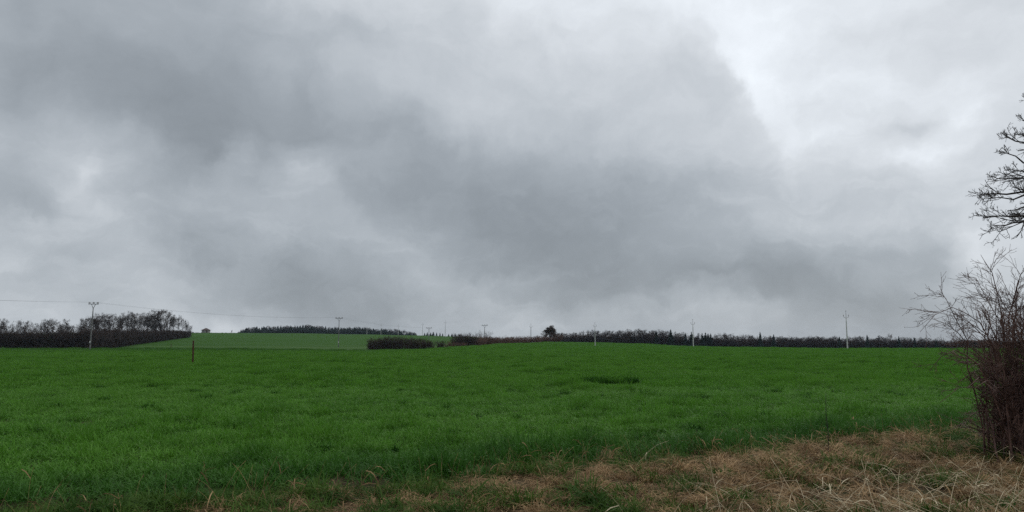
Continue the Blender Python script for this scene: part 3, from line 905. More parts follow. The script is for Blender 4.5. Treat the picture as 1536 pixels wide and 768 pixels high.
# ------------------------------------------------------------------ slim concrete poles
def slim_pole(px, ptop, Y, label, mat=M_concrete, rz=0.0):
    p = at(px, ptop, Y); zg = float(terrain(p[0], Y)); H = float(p[2] - zg)
    mb = MB(); mb.lathe((0, 0, 0), [(0.19, -0.3), (0.18, 0.0), (0.155, 0.35 * H), (0.12, 0.7 * H), (0.09, H - 1.7)], 10)
    r = empty('concrete_pole', (p[0], Y, zg), rz)
    tag(r, label, 'power pole', 'slim concrete poles in a row across the field')
    obj('pole', mb.mesh('slim_pole', mat, True), r)
    mb = MB(); mb.tubes(np.array([[[0, 0, H - 1.75], [0, 0, H - 1.0], [0, 0, H - 0.35]]]), np.array([[.055, .05, .04]]), 6)
    tpn = obj('top_pin', mb.mesh('slim_pin', M_steel), r)
    im = MB(); im.lathe((0, 0, 0), [(.03, 0), (.04, .05), (.10, .09), (.05, .14), (.11, .20), (.06, .27), (.03, .33)], 8)
    im = im.mesh('slim_insulator', M_porcelain, True)
    o = obj('insulator', im, tpn); o.location = (0, 0, H - 0.35)
    for s in (-1, 1):
        mb = MB(); mb.tubes(np.array([[[s * .05, 0, H - 2.05], [s * .32, 0, H - 1.90], [s * .56, 0, H - 1.78], [s * .64, 0, H - 1.62], [s * .65, 0, H - 1.45]]]), np.full((1, 5), .045), 6)
        sa = obj('side_arm', mb.mesh('slim_arm', M_steel), r)
        o = obj('insulator', im, sa); o.location = (s * .65, 0, H - 1.45)
    return r
slim_pole(1268.6, 465.6, 203, 'tallest slim pale concrete pole, nearest the bare bush at the right')
slim_pole(1039.0, 478.6, 273, 'slim pale concrete pole in front of the spruces in the middle of the right wood')
slim_pole(892.3, 483.3, 331, 'slim white concrete pole before the left end of the right wood')
slim_pole(796.3, 485.5, 400, 'dark slim pole standing behind the red hedge left of the round tree', M_concrete_dark)
slim_pole(668.0, 480.5, 540, 'thin pole on the skyline just left of the reddish bushes', M_concrete)
slim_pole(634.0, 484.0, 610, 'thin pole on the skyline in the gap right of the hill wood', M_concrete)
slim_pole(597.6, 485.5, 640, 'thin pale pole before the right end of the hill wood', M_concrete)
slim_pole(571.7, 485.5, 690, 'thin pale pole before the hill wood, above the left half of the dark hedge', M_concrete)
slim_pole(550.6, 489.0, 700, 'thin pale pole before the hill wood, leftmost of the slim row', M_concrete)

# ------------------------------------------------------------------ posts
def post(px, ptop, pbase, Y, rad, label, name, lean_px=0.0, mat=M_post):
    b_ = at(px, pbase, Y); zg = float(terrain(b_[0], Y)); top = at(px + lean_px, ptop, Y)
    H = float(top[2] - zg)
    mb = MB()
    n = 12; prof = [(1.03, -0.3), (1.0, 0.02), (.98, .3), (.99, .5), (.95, .75), (.94, .985), (.80, 1.0)]
    v = []
    lr = np.random.default_rng(int(px))
    lump = 1 + 0.06 * lr.normal(size=n)
    for (rr, t) in prof:
        z = t * H if t > 0.02 else t
        for i in range(n):
            a = 2 * math.pi * i / n
            q = rad * rr * lump[i]
            v.append((q * math.cos(a) + (top[0] - b_[0]) * max(t, 0) + 0.012 * math.sin(5 * t), q * math.sin(a), z + (0.02 * math.cos(a) if t >= 0.98 else 0)))
    f = []
    for k in range(len(prof) - 1):
        for i in range(n):
            j = (i + 1) % n
            f.append((k * n + i, k * n + j, (k + 1) * n + j, (k + 1) * n + i))
    f.append(tuple((len(prof) - 1) * n + i for i in range(n)))
    mb.add(v, f)
    r = empty(name, (b_[0], Y, zg))
    obj('post_shaft', mb.mesh(name, mat), r)
    sb = MB(); sb.tubes(np.array([[[-.03, -rad * 1.0, H * .86], [-.03, -rad - .035, H * .87], [.03, -rad - .035, H * .87], [.03, -rad * 1.0, H * .86]]]), np.full((1, 4), .006), 5)
    obj('staple', sb.mesh('staple', M_steel), r)
    return tag(r, label, 'post')
post(288.7, 511, 547, 57.5, 0.062, 'dark brown wooden post standing alone in the green field', 'wooden_post', 1.6)
post(256.6, 515.3, 523, 228, 0.075, 'tiny thin stake at the far field edge left of the brown post', 'field_stake', 0.2)

# ------------------------------------------------------------------ plants placed by what they hide
def plant(name, parts, H0, px, ptop, Y, label, cat, group=None, wid=1.0, zoff=0.0, hmin=0.5):
    p = at(px, ptop, Y); zg = float(terrain(p[0], Y)) + zoff
    H = max(hmin, float(p[2] - zg)); s = H / H0
    r = spawn(name, parts, (p[0], Y, zg), (s * wid, s * wid, s), random.uniform(0, 6.28))
    return tag(r, label, cat, group)

bares = [bare_tree('bare_tree_%d' % i, 100 + i, 10.0, 19 + (i % 3) * 2, 0.34 + 0.04 * (i % 3), fork=0.20 + 0.08 * (i % 3)) for i in range(6)]
bares_open = [bare_tree('open_bare_tree_%d' % i, 130 + i, 10.0, 13, 0.32 + 0.03 * i, fork=0.34, dens=0.85) for i in range(4)]
bares_dense = [bare_tree('dense_bare_tree_%d' % i, 150 + i, 10.0, 24, 0.42, M_twig_dark, 0, 0.08, 1.35) for i in range(3)]
bares_pale = [bare_tree('pale_bare_tree_%d' % i, 170 + i, 10.0, 15, 0.33, M_twig_pale, 0, 0.2) for i in range(2)]
spruces = [spruce_tree('spruce_%d' % i, 200 + i, 12.0, 0.17 + 0.03 * (i % 3)) for i in range(4)]
shr_dark = [shrub('dark_shrub_%d' % i, 300 + i, 3.0, 1.9, M_twig_dark, 30, 9) for i in range(4)]
shr_red = [shrub('red_shrub_%d' % i, 320 + i, 2.5, 1.8, M_twig_red, 26, 8) for i in range(4)]
shr_pale = [shrub('pale_shrub_%d' % i, 340 + i, 4.0, 1.6, M_twig_pale, 14, 5) for i in range(2)]
scrub = [shrub('scrub_%d' % i, 360 + i, 4.0, 3.0, M_twig_dark, 40, 9) for i in range(3)]

ORD = ['first', 'second', 'third', 'fourth', 'fifth', 'sixth', 'seventh', 'eighth', 'ninth', 'tenth', 'eleventh', 'twelfth', 'thirteenth', 'fourteenth', 'fifteenth', 'sixteenth', 'seventeenth', 'eighteenth', 'nineteenth', 'twentieth'] + ['twenty-' + w for w in ('first', 'second', 'third', 'fourth', 'fifth', 'sixth', 'seventh', 'eighth', 'ninth')]
# left wood: (px, top y, depth, kind)
LW_L = 'bare tree in the low stretch of the left wood left of the leaning pole'
LW_R = 'bare tree in the tall stretch of the left wood right of the leaning pole'
left_wood = [(-30, 480, 245), (-14, 482, 262), (2, 478, 240), (11, 480, 258), (19, 482, 246), (27, 480, 270), (36, 484, 250), (44, 481, 240), (55, 486, 262),
             (63, 484, 250), (72, 479.5, 244), (80, 478, 238), (88, 480, 252), (95, 486, 262), (102, 479, 270), (111, 488, 250), (118, 487, 264)]
right_part = [(124, 478, 262), (131, 476, 270), (137, 479, 285), (145, 471, 275), (151, 469.5, 290), (158, 470.5, 300), (165, 472, 290), (171, 471, 305), (177, 471.5, 300),
              (184, 470, 318), (191, 467, 322), (198, 470, 335), (204, 469, 330), (210, 468.5, 345), (217, 470, 350), (224, 470, 350), (230, 466, 362), (236, 465, 368), (242, 465, 372),
              (249, 465.5, 380), (255, 468, 388), (261, 473, 395), (268, 473, 400), (275, 478, 410), (281, 482, 420), (286, 488, 428)]
for i, (px, yt, Y) in enumerate(left_wood):
    lab = 'bare tree %s from the left edge in the low stretch of the left wood' % ORD[max(0, i - 2)] if px > 0 else LW_L
    if px == 80: lab = 'broad bare tree, highest crown of the low stretch left of the leaning pole'
    if px == 102: lab = 'slender bare tree standing in the gap just left of the leaning pole'
    plant('bare_tree', bares_open[i % 4] if i % 4 != 2 else bares[i % 6], 10.0, px, yt, Y, lab, 'tree', 'trees of the left wood', random.uniform(0.8, 1.1))
for i, (px, yt, Y) in enumerate(right_part):
    lab = ('bare tree %s to the right of the leaning pole in the left wood' % ORD[i - 3] if px < 230 else 'bare tree %s from the right end of the left wood' % ORD[len(right_part) - 1 - i]) if i > 2 else 'bare tree %s to the left of the leaning pole in the left wood' % ORD[2 - i]; proto = bares_open[i % 4] if i % 3 else bares[(i * 5 + 2) % 6]; wid = random.uniform(0.75, 1.0)
    if px in (165, 236, 242): proto = bares_dense[i % 3]; wid = 1.0
    if px == 165: lab = 'dark dense tree first past the leaning pole in the left wood'
    if px == 236: lab = 'tallest dark dense tree in the left wood, left one of its pair'
    if px == 242: lab = 'tallest dark dense tree in the left wood, right one of its pair'
    if px == 286: lab = 'last low tree at the right end of the left wood'
    if px == 281: lab = 'second last tree at the right end of the left wood'
    plant('bare_tree', proto, 10.0, px, yt, Y, lab, 'tree', 'trees of the left wood', wid)
# thicket under the trees: one dark mass
def thicket(name, line, protos, mat, step=1.6, rows=3, gap=2.5, H0=4.0):
    """merged scrub along a line of (px, top y, depth)"""
    mb = MB()
    pts = [at(*q) for q in line]
    for a, c in zip(pts[:-1], pts[1:]):
        L = np.linalg.norm((c - a)[:2]); n = max(1, int(L / step))
        for i in range(n):
            for r_ in range(rows):
                t = (i + random.random()) / n
                p = a * (1 - t) + c * t
                back = r_ * gap
                x, y = p[0] * (1 + back / p[1]), p[1] + back
                zg = float(terrain(x, y)); H = max(.4, p[2] - zg) * random.uniform(.80, 1.02)
                ang = random.uniform(0, 6.28); s = H / H0; w = s * random.uniform(.7, 1.0)
                for base in protos[random.randrange(len(protos))]:
                    v, f = base
                    ca, sa = math.cos(ang), math.sin(ang)
                    q = np.stack([(v[:, 0] * ca - v[:, 1] * sa) * w + x, (v[:, 0] * sa + v[:, 1] * ca) * w + y, v[:, 2] * s + zg], 1)
                    mb.add(q, f)
    return obj(name, mb.mesh(name, mat), None, 'stuff')
def raw(parts):
    out = []
    for _, me in parts:
        v = np.zeros(len(me.vertices) * 3, np.float32); me.vertices.foreach_get('co', v)
        f = np.zeros(len(me.loops), np.int32); me.loops.foreach_get('vertex_index', f)
        out.append((v.reshape(-1, 3).astype(float), f.reshape(-1, 3)))
    return out
def scrub_lite(seed, H=4.0, rad=2.2, n=26):
    p = shrub('scrub_lite_%d' % seed, seed, H, rad, M_twig_dark, n, 5)
    out = []
    for v, f in raw(p)[1:]:
        c = v.reshape(-1, 6, 3).mean(1, keepdims=True) if len(v) % 6 == 0 else None
        vv = v if c is None else (c + (v.reshape(-1, 6, 3) - c) * np.array([2.4, 2.4, 1.3])).reshape(-1, 3)
        out.append((vv, f))
    return out
lite = [scrub_lite(380 + i) for i in range(3)]
random.seed(3)
thicket('thicket', [(-420, 490, 250), (-200, 489, 240), (-60, 495, 232), (60, 496, 234), (125, 496, 240), (150, 496, 262), (200, 496, 315), (250, 496, 372), (283, 496.5, 424)], lite, M_twig_dark, 2.2, 2, 3.0)

# hedge on the far field edge
def hedge(lst, protos, H0, name, cat, group, label, base_wid=1.0):
    for i, (px, yt, Y, w) in enumerate(lst):
        plant(name, protos[i % len(protos)], H0, px, yt + random.uniform(-.9, .9), Y, label(i, len(lst)), cat, group, w * base_wid)
hedge([(557, 511, 207, .95), (562, 507.5, 208, 1.0), (571, 506.3, 209, .95), (579, 506.4, 210, .95), (588, 505.8, 209, .95), (597, 506.4, 210, .95), (606, 506.6, 210, .95), (614, 507.5, 209, .95), (622, 507.0, 210, .95), (631, 508.5, 210, .95), (640, 509.6, 211, .95), (646, 511, 212, .9)],
      shr_dark, 3.0, 'hedge_shrub', 'shrub', 'shrubs of the long dark hedge',
      lambda i, n: 'dark shrub at the left end of the long dark hedge' if i == 0 else ('dark lower shrub at the right end of the long dark hedge' if i == n - 1 else 'dark bare shrub within the long dark hedge at the field edge'))
plant('small_shrub', shr_dark[1], 3.0, 660.5, 511.5, 216, 'small dark shrub alone in the gap right of the long hedge', 'shrub', None, 1.15)
hedge([(671, 514.5, 222, 1.1), (677, 512, 228, 1.1)], shr_red, 2.5, 'low_shrub', 'shrub', 'low shrubs between the small shrub and the tall dark bushes',
      lambda i, n: ('low reddish shrub, left one of two before the tall dark bushes', 'low reddish shrub, right one of two before the tall dark bushes')[i])
hedge([(684, 503.2, 250, .95), (692, 501.5, 253, 1.0), (700, 501.8, 254, 1.0), (708, 504, 256, .95)], shr_dark, 3.0, 'dark_bush', 'bush', 'tall dark bushes in the middle of the field edge',
      lambda i, n: ('leftmost of the four tall dark bushes', 'second from left of the four tall dark bushes', 'third from left of the four tall dark bushes', 'rightmost of the four tall dark bushes')[i], 1.05)
plant('russet_bush', shr_red[2], 2.5, 692, 513.5, 243, 'low russet shrub in front of the tall dark bushes', 'shrub', None, 2.0)
hedge([(716, 498.5, 285, .7), (724, 496.5, 290, .75), (732, 497.5, 296, .75)], shr_pale, 4.0, 'twiggy_bush', 'bush', 'pale twiggy bushes round the hedge pole',
      lambda i, n: ('pale twiggy bush left of the hedge pole', 'pale twiggy bush right at the hedge pole', 'pale twiggy bush right of the hedge pole')[i])
red = []
for i in range(20):
    t = i / 19
    px = 712 + 104 * t
    red.append((px, 506.0 + 0.9 * math.sin(i * 2.3) - 0.3 * t, 262 + 140 * t ** 0.9, 1.5))
hedge(red, shr_red, 2.5, 'red_shrub', 'shrub', 'shrubs of the long red brown hedge',
      lambda i, n: 'red brown shrub where the hedge meets the tall dark bushes' if i == 0 else ('red brown shrub of the hedge touching the round dark tree' if i == n - 1 else 'red brown bare shrub within the hedge up to the round tree'))
plant('red_shrub', shr_red[2], 2.5, 819, 506.5, 403, 'russet shrub between the left foot and the trunk of the round tree', 'shrub', None, 1.6)
plant('red_shrub', shr_red[0], 2.5, 829, 506, 402, 'russet shrub between the trunk and the right side of the round tree', 'shrub', None, 1.6)
rt = bare_tree('round_tree', 410, 8.0, 30, 0.50, M_ivy, 9000, 0.10, 1.4)
plant('round_tree', rt, 8.0, 823.5, 489.4, 408, 'dark round tree with withered leaves at the hedge end on the crest', 'tree', None, 1.2)
plant('red_shrub', shr_red[1], 2.5, 834, 500.5, 404, 'russet shrub leaning against the right side of the round tree', 'shrub', None, 1.25)
plant('red_shrub', shr_red[0], 2.5, 823, 507, 400, 'russet shrub right in front of the trunk of the round tree', 'shrub', None, 1.6)
plant('red_shrub', shr_red[3], 2.5, 813, 503.5, 402, 'russet shrub at the left foot of the round tree', 'shrub', None, 1.35)

# right wood
def topline(px):
    return float(np.interp(px, [836, 860, 872, 880, 900, 915, 925, 945, 960, 985, 1006, 1020, 1032, 1060, 1075, 1090, 1110, 1125, 1165, 1200, 1250, 1300, 1350, 1380, 1400, 1440, 1560],
                               [499.5, 499, 497, 496, 496.8, 495.5, 494.3, 494.8, 494.2, 496, 496, 499, 501, 501, 500, 501, 503, 503.5, 505, 506, 506, 505, 506, 507, 509, 511, 511]))
spr = {842: 498.5, 1006: 494, 984: 495, 1028: 499.5, 1037: 497.2, 1053: 499, 1058: 498.5, 1062: 500, 1066: 500, 1140: 497.8, 1160.5: 501.5, 1300.5: 502, 1348: 504.2, 1259: 504.6, 1404: 508.5, 1372: 506.5}
spl = {842: 'small spruce at the left tip of the right wood', 1006: 'pointed dark spruce left of the middle concrete pole', 984: 'dark spruce rising in the left half of the right wood',
       1028: 'small spruce just left of the middle concrete pole', 1037: 'spruce right behind the middle concrete pole', 1053: 'first of the close spruces right of the middle concrete pole',
       1058: 'second of the close spruces right of the middle concrete pole', 1062: 'third of the close spruces right of the middle concrete pole', 1066: 'fourth of the close spruces right of the middle concrete pole',
       1140: 'pointed spruce standing well above the lower right wood', 1160.5: 'second pointed spruce right of the tallest point of the lower wood', 1300.5: 'fir with layered top right of the tallest concrete pole',
       1348: 'dark rounded spruce left of the bare bush', 1259: 'small spruce just left of the tallest concrete pole', 1404: 'small spruce behind the twigs of the bare bush', 1372: 'thin spruce near the right end of the right wood'}
def wood_Y(px):
    return float(np.interp(px, [836, 1000, 1268, 1560], [500, 470, 430, 420]))
for px, yt in spr.items():
    plant('spruce_tree', spruces[int(px) % 4], 12.0, px, yt, wood_Y(px) - 4, spl[px], 'tree', 'spruces of the right wood', random.uniform(.95, 1.25))
px = 838.0; i = 0; cnt = {}
while px < 1475:
    if not any(abs(px - q) < 1.6 for q in spr):
        yt = topline(px) + random.uniform(-1.6, 1.8)
        zone = 'left half' if px < 1010 else ('middle' if px < 1160 else ('low part' if px < 1340 else 'right end'))
        marks = [(0, 'the round tree'), (892.3, 'the white concrete pole'), (984, 'the spruce in the left half'), (1039, 'the middle concrete pole'), (1140, 'the pointed tall spruce'), (1160.5, 'the second pointed spruce'), (1268.6, 'the tallest concrete pole'), (1348, 'the rounded spruce')]
        mk = [m_ for m_ in marks if m_[0] < px][-1]
        cnt[mk[1]] = cnt.get(mk[1], 0) + 1
        lab = 'dark bare tree, %s right of %s in the right wood' % (ORD[cnt[mk[1]] - 1], mk[1])
        proto = bares_dense[i % 3] if (px < 1010 and i % 3) or 1165 < px < 1260 else (bares_open[i % 4] if i % 2 else bares[i % 6])
        w = random.uniform(0.8, 1.1) * (1.0 if px < 1160 else 1.25)
        nm = 'bare_tree'
        if 866 < px < 884 or 1068 < px < 1078 or 1115 < px < 1122: proto = bares_pale[i % 2]; lab = 'greyish thin bare tree in the %s of the long right wood' % zone
        if 1330 < px < 1338: proto = bares_pale[1]; yt = 500.8; w = 1.0; lab = 'pale bare tree standing highest near the right end of the right wood'
        if 1316 < px < 1322: yt = 503.5; lab = 'reddish bare tree between the layered fir and the pale tree'
        plant(nm, proto, 10.0, px, yt, wood_Y(px) + random.uniform(0, 14), lab, 'tree', 'trees of the right wood', w)
    px += random.uniform(4.6, 6.6); i += 1
thicket('wood_undergrowth', [(834, 503, 498), (880, 501.5, 492), (930, 500.5, 485), (985, 501, 474), (1020, 504, 466), (1060, 505.5, 460), (1110, 507.5, 452), (1165, 508, 446), (1268, 509, 430), (1400, 511.5, 425), (1560, 510, 420), (1800, 507, 430), (2050, 505, 450)], lite, M_twig_dark, 2.4, 2, 5.0)

# hill wood on the left skyline
HX = [357, 363, 372, 382, 405, 425, 432, 450, 466, 478, 492, 512, 530, 545, 555, 567, 576, 588, 597, 605, 612, 622, 625]
HYT = [496.5, 493, 491.5, 490, 489, 488.6, 488.2, 487.6, 487, 488.5, 490, 490.8, 490.2, 490.4, 491.5, 493.2, 492.6, 494, 493.6, 495, 495.3, 497, 499]
px = 358.0; i = 0
HILL_G = 'trees of the hill wood'; rng_h = random.Random(4)
while px < 624:
    yt = float(np.interp(px, HX, HYT)) + random.uniform(-0.6, 2.0)
    zone = 'left of the pole on the slope' if px < 508.8 else ('between the slope pole and the leftmost slim pole' if px < 550.6 else 'above the long dark hedge')
    lab = 'dark tree of the hill crest wood %s' % zone
    if i == 0: lab = 'low tree at the left tip of the hill wood'
    p = at(px, yt, 820 + random.uniform(0, 40)); Y = p[1]; zg = float(terrain(p[0], Y)); H = max(3.0, p[2] - zg)
    conifer = rng_h.random() < .55
    o = obj('forest_tree', (spruces[i % 4] if conifer else bares_dense[i % 3])[1][1]); s = H / (12 if conifer else 10)
    o.location = (p[0], Y, zg); w = random.uniform(1.5, 2.3) * (1 if conifer else .6); o.scale = (s * w, s * w, s); o.rotation_euler = (0, 0, random.uniform(0, 6))
    tag(o, lab, 'tree', HILL_G)
    px += random.uniform(1.6, 4.4); i += 1
for px, yt, lab in ((637, 499, 0), (641, 498, 0), (646, 498.5, 0), (650, 497.5, 0), (655, 498.5, 0), (660, 499, 0), (664, 500, 0), (673, 500.5, 0), (678, 500, 0), (683, 500, 0)):
    p = at(px, yt, 840); zg = float(terrain(p[0], 840)); s = max(2.5, p[2] - zg) / 12
    o = obj('spruce_tree', spruces[int(px) % 4][1][1])
    o.location = (p[0], 840, zg); o.scale = (s * 1.5, s * 1.5, s)
    tag(o, 'tiny distant tree on the skyline between the hill wood and the dark bushes', 'tree', 'tiny skyline trees past the hill wood')
# dark floor of the hill wood
random.seed(12)
thicket('hill_undergrowth', [(357, 498, 822), (372, 494.5, 820), (430, 491, 820), (466, 490.5, 820), (490, 493, 820), (545, 493.5, 820), (576, 496, 820), (605, 498, 820), (624, 500, 822)], lite, M_spruce, 4.5, 2, 6.0)
# dark strip of low scrub under the hut
thicket('skyline_scrub', [(284, 497.8, 560), (300, 498.3, 560), (330, 498.8, 570), (362, 498.6, 580)], lite, M_spruce, 3.0, 2, 3.0)

# ------------------------------------------------------------------ hut on the skyline
hp = at(309, 495.6, 600); hz = float(terrain(hp[0], 600))
hut = tag(empty('hut', (hp[0], 600, hz), 0.1), 'small square hut with a dark hipped roof on the left skyline', 'hut')
hh = float(hp[2] - hz)
mb = MB(); mb.box((0, 0, hh / 2), (5.2, 4.6, hh)); obj('wall', mb.mesh('hut_wall', M_plaster), hut)
apex = float(at(309, 492.2, 600)[2] - hz)
mb = MB(); mb.add([(-3.3, -3.0, hh), (3.3, -3.0, hh), (3.3, 3.0, hh), (-3.3, 3.0, hh), (-.5, 0, apex), (.5, 0, apex)], [(0, 1, 5, 4), (2, 3, 4, 5), (1, 2, 5), (3, 0, 4), (3, 2, 1, 0)])
obj('roof', mb.mesh('hut_roof', M_tiles), hut)
mb = MB(); mb.box((-1.2, -2.33, hh * .68), (.9, .08, .8)); obj('window', mb.mesh('hut_window', M_glass), hut)
mb = MB(); mb.box((1.2, -2.33, hh * .5), (1.0, .08, 2.0)); obj('door', mb.mesh('hut_door', M_post), hut)
sp_ = at(348, 495.3, 590); sz = float(terrain(sp_[0], 590))
plant('skyline_tree', bares_dense[1], 10.0, 348, 495.0, 590, 'tiny dark tree alone on the skyline right of the hut', 'tree', None, .9)

# ------------------------------------------------------------------ rank tuft in the crop
rng = np.random.default_rng(77)
tp = at(908, 580, 29.5)
tz = float(terrain(tp[0], 29.5))
mb = MB()
P, wd, sd_ = blades(3000, 1.15, 0.26, 0.50, 0.0065, 0.05, 0.75, 0.7)
P = P * np.array([1, 1, 1.0]); off_ = P[:, :1, :2] * np.array([0.15, -0.2]); P[:, :, 0] += off_[:, :, 0]; P[:, :, 1] += off_[:, :, 1]
mb.ribbons(P, wd, sd_)
o = obj('grass_tuft', mb.mesh('grass_tuft', M_tuft)); o.location = (tp[0], 29.5, tz)
tag(o, 'dark rank tuft of tall grass standing out in the open green field', 'grass tuft')

# ------------------------------------------------------------------ bare bush at the right
def bezier(a, c, d, k):
    t = np.linspace(0, 1, k)[:, None]
    return a * (1 - t) ** 2 + 2 * c * t * (1 - t) + d * t ** 2
def buds(mb, pts, r):
    """small pointed buds"""
    n = len(pts)
    o = np.array([[1, 0, 0], [-.5, .87, 0], [-.5, -.87, 0], [0, 0, 1.8], [0, 0, -.8]]) * r
    v = pts[:, None, :] + o[None] * rng.uniform(.6, 1.2, (n, 1, 1))
    f = np.array([[0, 1, 3], [1, 2, 3], [2, 0, 3], [1, 0, 4], [2, 1, 4], [0, 2, 4]])
    mb.add(v.reshape(-1, 3), (f[None] + np.arange(n)[:, None, None] * 5).reshape(-1, 3))
rng = np.random.default_rng(21)
BY = 10.6
bb = at(1545, 690, BY); bz = float(terrain(bb[0], BY))
bush = tag(empty('bare_bush', (bb[0], BY, bz)), 'big bare red brown bush with arching canes at the right edge', 'bush')
org = np.array([bb[0], BY, bz])
named = [(1463, 366, 0.2), (1397, 421, -.2), (1440, 398, 0.4), (1372, 482, -.3), (1390, 462, 0.2), (1404, 448, .5), (1386, 541, -.4), (1402, 588, -.5), (1425, 560, .2),
         (1487, 415, -.1), (1508, 420, .3), (1522, 400, -.4), (1452, 430, .6), (1415, 500, .1), (1436, 622, -.3), (1470, 410, -.5), (1545, 372, .3), (1580, 380, -.2), (1428, 470, -.6)]
canes = []
for (px, py, dy) in named:
    tip = at(px + 8, py + 16, BY + dy) - org
    b0 = np.array([rng.normal(0, .22), rng.normal(0, .18), -.05])
    up = max(tip[2], 0.2)
    ctl = np.array([b0[0] + (tip[0] - b0[0]) * .28, b0[1] + (tip[1] - b0[1]) * .3, up * .92 if py < 480 else up * 1.5 + .25])
    canes.append(bezier(b0, ctl, tip, 9))
for i in range(30):
    a = rng.uniform(0, 2 * math.pi); h = rng.uniform(.5, 2.0); o_ = rng.uniform(.25, 1.3) * (1.15 - .22 * h)
    b0 = np.array([rng.normal(0, .30), rng.normal(0, .25), -.05])
    tip = b0 + np.array([math.cos(a) * o_ + .25, math.sin(a) * o_ * .9, h])
    ctl = b0 + np.array([math.cos(a) * o_ * .15, math.sin(a) * o_ * .15, h * rng.uniform(.7, 1.0)])
    canes.append(bezier(b0, ctl, tip, 9))
nleft = 0
while nleft < 44:
    px, py = rng.uniform(1390, 1620), rng.uniform(400, 640)
    if px < np.interp(py, [380, 420, 480, 540, 600, 640], [1490, 1440, 1400, 1408, 1440, 1480]): continue
    nleft += 1
    tip = at(px, py, BY + rng.normal(0, .45)) - org
    b0 = np.array([rng.normal(0, .26), rng.normal(0, .22), -.05])
    ctl = b0 + (tip - b0) * np.array([.30, .3, 0]) + np.array([0, 0, tip[2] * rng.uniform(.75, 1.05) + rng.uniform(0.05, .25)])
    canes.append(bezier(b0, ctl, tip, 9))
for i in range(12):
    tip = at(rng.uniform(1405, 1600), rng.uniform(560, 660), BY + rng.normal(-.1, .45)) - org
    tip[2] = max(tip[2], .12)
    b0 = np.array([rng.normal(0, .22), rng.normal(0, .2), -.05])
    canes.append(bezier(b0, b0 + (tip - b0) * np.array([.4, .4, 0]) + np.array([0, 0, tip[2] + rng.uniform(.25, .6)]), tip, 9))
canes = np.array(canes)
canes[:, 1:-1] += rng.normal(0, .018, canes[:, 1:-1].shape)
cr_ = np.linspace(.013, .0026, 9)[None] * rng.uniform(.75, 1.25, (len(canes), 1))
for i in range(len(canes)):
    mb = MB(); mb.tubes(canes[i:i + 1], cr_[i:i + 1], 6)
    obj('cane', mb.mesh('bush_cane', M_rose, True), bush)
t1, q1 = grow(canes, cr_, 14, .12, .98, R(25), R(65), .07, .20, .05, .12, 5, .62, .5)
q1 = np.maximum(q1, .0024)
t2, q2 = grow(t1, q1, 5, .15, 1, R(25), R(60), .30, .65, .05, .14, 4, .75, .5)
q2 = np.maximum(q2, .0019)
mb = MB(); mb.tubes(t1, q1, 4); mb.tubes(t2, q2, 3)
# dense tangle of finer shoots near the ground
lowc = canes[:, :5]; t3, q3 = grow(lowc, cr_[:, :5], 13, .1, 1, R(30), R(85), .16, .4, .02, .2, 4, .5, .5)
mb.tubes(t3, np.maximum(q3, .0024), 3)
obj('twigs', mb.mesh('bush_twigs', M_rose), bush)
mb = MB(); buds(mb, np.concatenate([t1[:, 2:].reshape(-1, 3), t2[:, 1:].reshape(-1, 3)])[::2] + rng.normal(0, .002, ((len(t1) * 3 + len(t2) * 3 + 1) // 2, 3)), .0042)
obj('buds', mb.mesh('bush_buds', M_bud), bush, 'stuff')

# thin dead stem in front of the crop
st = at(1243, 690, 11.0); stz = float(terrain(st[0], 11.0)); stt = at(1244, 588, 11.0)
mb = MB(); hs = float(stt[2] - stz)
P = np.array([[[0, 0, -.03], [.01, 0, hs * .35], [-.005, .01, hs * .7], [.01, .01, hs]]])
mb.tubes(P, np.array([[.006, .005, .004, .0025]]), 5)
s1, r1_ = grow(P, np.array([[.005, .004, .003, .002]]), 8, .3, 1, R(20), R(50), .06, .16, .05, .1, 3, .7, .5)
mb.tubes(s1, r1_, 3)
o = obj('dead_stem', mb.mesh('dead_stem', M_bark_near)); o.location = (st[0], 11.0, stz)
tag(o, 'thin dark dead weed stem standing upright at the crop edge', 'weed')

# ------------------------------------------------------------------ tree reaching in at the upper right
rng = np.random.default_rng(42)
TY_ = 9.0
tb = at(1690, 690, TY_); tbz = float(terrain(tb[0], TY_))
tree = tag(empty('bare_roadside_tree', (tb[0], TY_, tbz)), 'bare dark tree whose twigs reach in at the upper right edge', 'tree')
torg = np.array([tb[0], TY_, tbz])
Ht = 6.4
trk = np.array([[0, 0, -.2], [.02, 0, .9], [-.04, .03, 1.8], [.03, .05, 2.8], [-.02, 0, 3.8], [.04, -.03, 5.0], [0, 0, Ht]])[None]
trr = np.array([[.17, .125, .11, .095, .07, .04, .008]])
mb = MB(); mb.tubes(trk, trr, 12)
obj('trunk', mb.mesh('roadside_trunk', M_bark_near, True), tree)
limbs = []
for (px, py, sx, sy, dy, hb) in ((1463, 327, 1560, 316, .1, 2.75), (1478, 338, 1550, 326, -.35, 2.6), (1500, 316, 1570, 300, .6, 2.85), (1512, 255, 1580, 258, .5, 3.3), (1458, 291, 1560, 280, .0, 3.0), (1470, 297, 1560, 288, .4, 2.95), (1483, 268, 1560, 262, -.3, 3.2),
                                 (1492, 228, 1570, 244, .15, 3.45), (1497, 205, 1570, 225, -.2, 3.6), (1509, 201, 1575, 205, .35, 3.8), (1521, 180, 1580, 195, .1, 3.9), (1530, 150, 1590, 175, -.1, 4.2)):
    tip = at(px + 12, py, TY_ + dy) - torg
    mid = at(sx, sy, TY_ + dy * .7) - torg
    b0 = np.array([0, 0, hb - .15])
    c1 = bezier(b0, (b0 + mid) / 2 + np.array([0, 0, .12]), mid, 5)
    c2 = bezier(mid, (mid + tip) / 2 + np.array([0, 0, -.05]), tip, 5)
    limbs.append(np.concatenate([c1, c2[1:]]))
nvis = len(limbs)
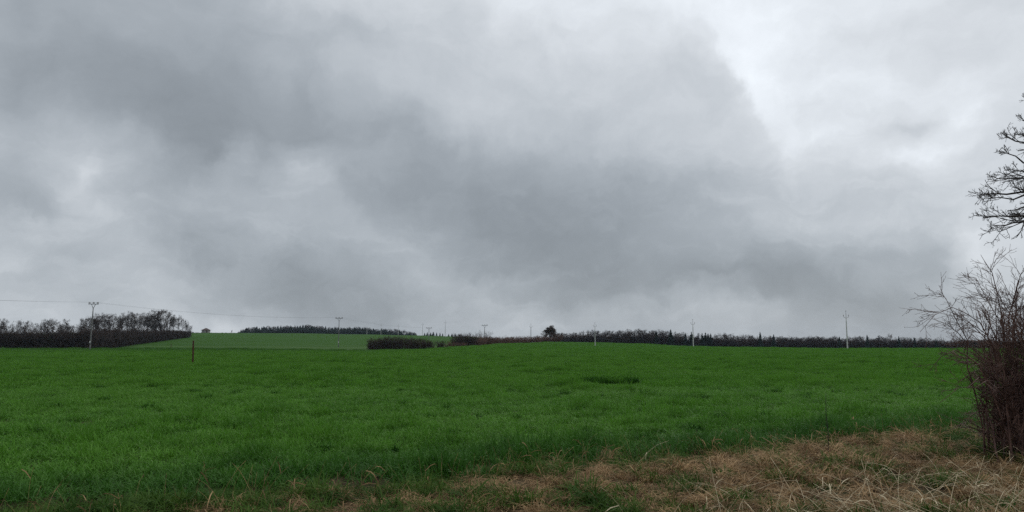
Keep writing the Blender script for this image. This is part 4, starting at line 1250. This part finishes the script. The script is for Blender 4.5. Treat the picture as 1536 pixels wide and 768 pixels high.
for i in range(34):
    a = rng.uniform(-1.45, 1.45); h0 = rng.uniform(2.1, 6.0); L = rng.uniform(1.1, 2.2) * (1.2 - h0 / 9)
    b0 = np.array([0, 0, h0]); tip = b0 + np.array([math.cos(a) * L, math.sin(a) * L, L * rng.uniform(.15, .7)])
    limbs.append(bezier(b0, (b0 + tip) / 2 + np.array([0, 0, .15]), tip, 9))
limbs = np.array(limbs)
limbs[:, 1:-1] += rng.normal(0, .022, limbs[:, 1:-1].shape)
lr = np.linspace(.028, .0045, 9)[None] * rng.uniform(.75, 1.1, (len(limbs), 1))
for i in range(len(limbs)):
    mb = MB(); mb.tubes(limbs[i:i + 1], lr[i:i + 1], 7)
    obj('branch', mb.mesh('roadside_branch', M_bark_near, True), tree)
a1, b1 = grow(limbs, lr, 15, .25, .98, R(20), R(55), .10, .24, .03, .14, 5, .5, .55)
b1 = np.maximum(b1, .0030)
a2, b2 = grow(a1, b1, 5, .2, 1, R(25), R(60), .3, .6, .05, .18, 4, .75, .6)
b2 = np.maximum(b2, .0022)
a3, b3 = grow(a2, b2, 2, .3, 1, R(25), R(65), .35, .7, .05, .15, 3, .85, .7)
b3 = np.maximum(b3, .0019)
mb = MB(); mb.tubes(a1, b1, 5); mb.tubes(a2, b2, 4); mb.tubes(a3, b3, 3)
obj('twigs', mb.mesh('roadside_twigs', M_bark_near), tree)
mb = MB(); buds(mb, np.concatenate([a2[:, -1], a3[:, -1], a1[:, -1]]), .0034)
obj('buds', mb.mesh('roadside_buds', M_bark_near), tree, 'stuff')

# ------------------------------------------------------------------ damp air
HAZE = 0.00006
mb = MB(); mb.box((0, 690, 9.5), (4400, 1500, 33))
hz_ = obj('haze', mb.mesh('haze', None), None, 'stuff')
hm = bpy.data.materials.new('haze'); hm.use_nodes = True
hn = hm.node_tree; hn.nodes.clear()
pv = hn.nodes.new('ShaderNodeVolumePrincipled'); pv.inputs['Density'].default_value = HAZE
pv.inputs['Color'].default_value = (0.62, 0.80, 1.0, 1)
ho = hn.nodes.new('ShaderNodeOutputMaterial'); hn.links.new(pv.outputs[0], ho.inputs['Volume'])
hz_.data.materials.append(hm)
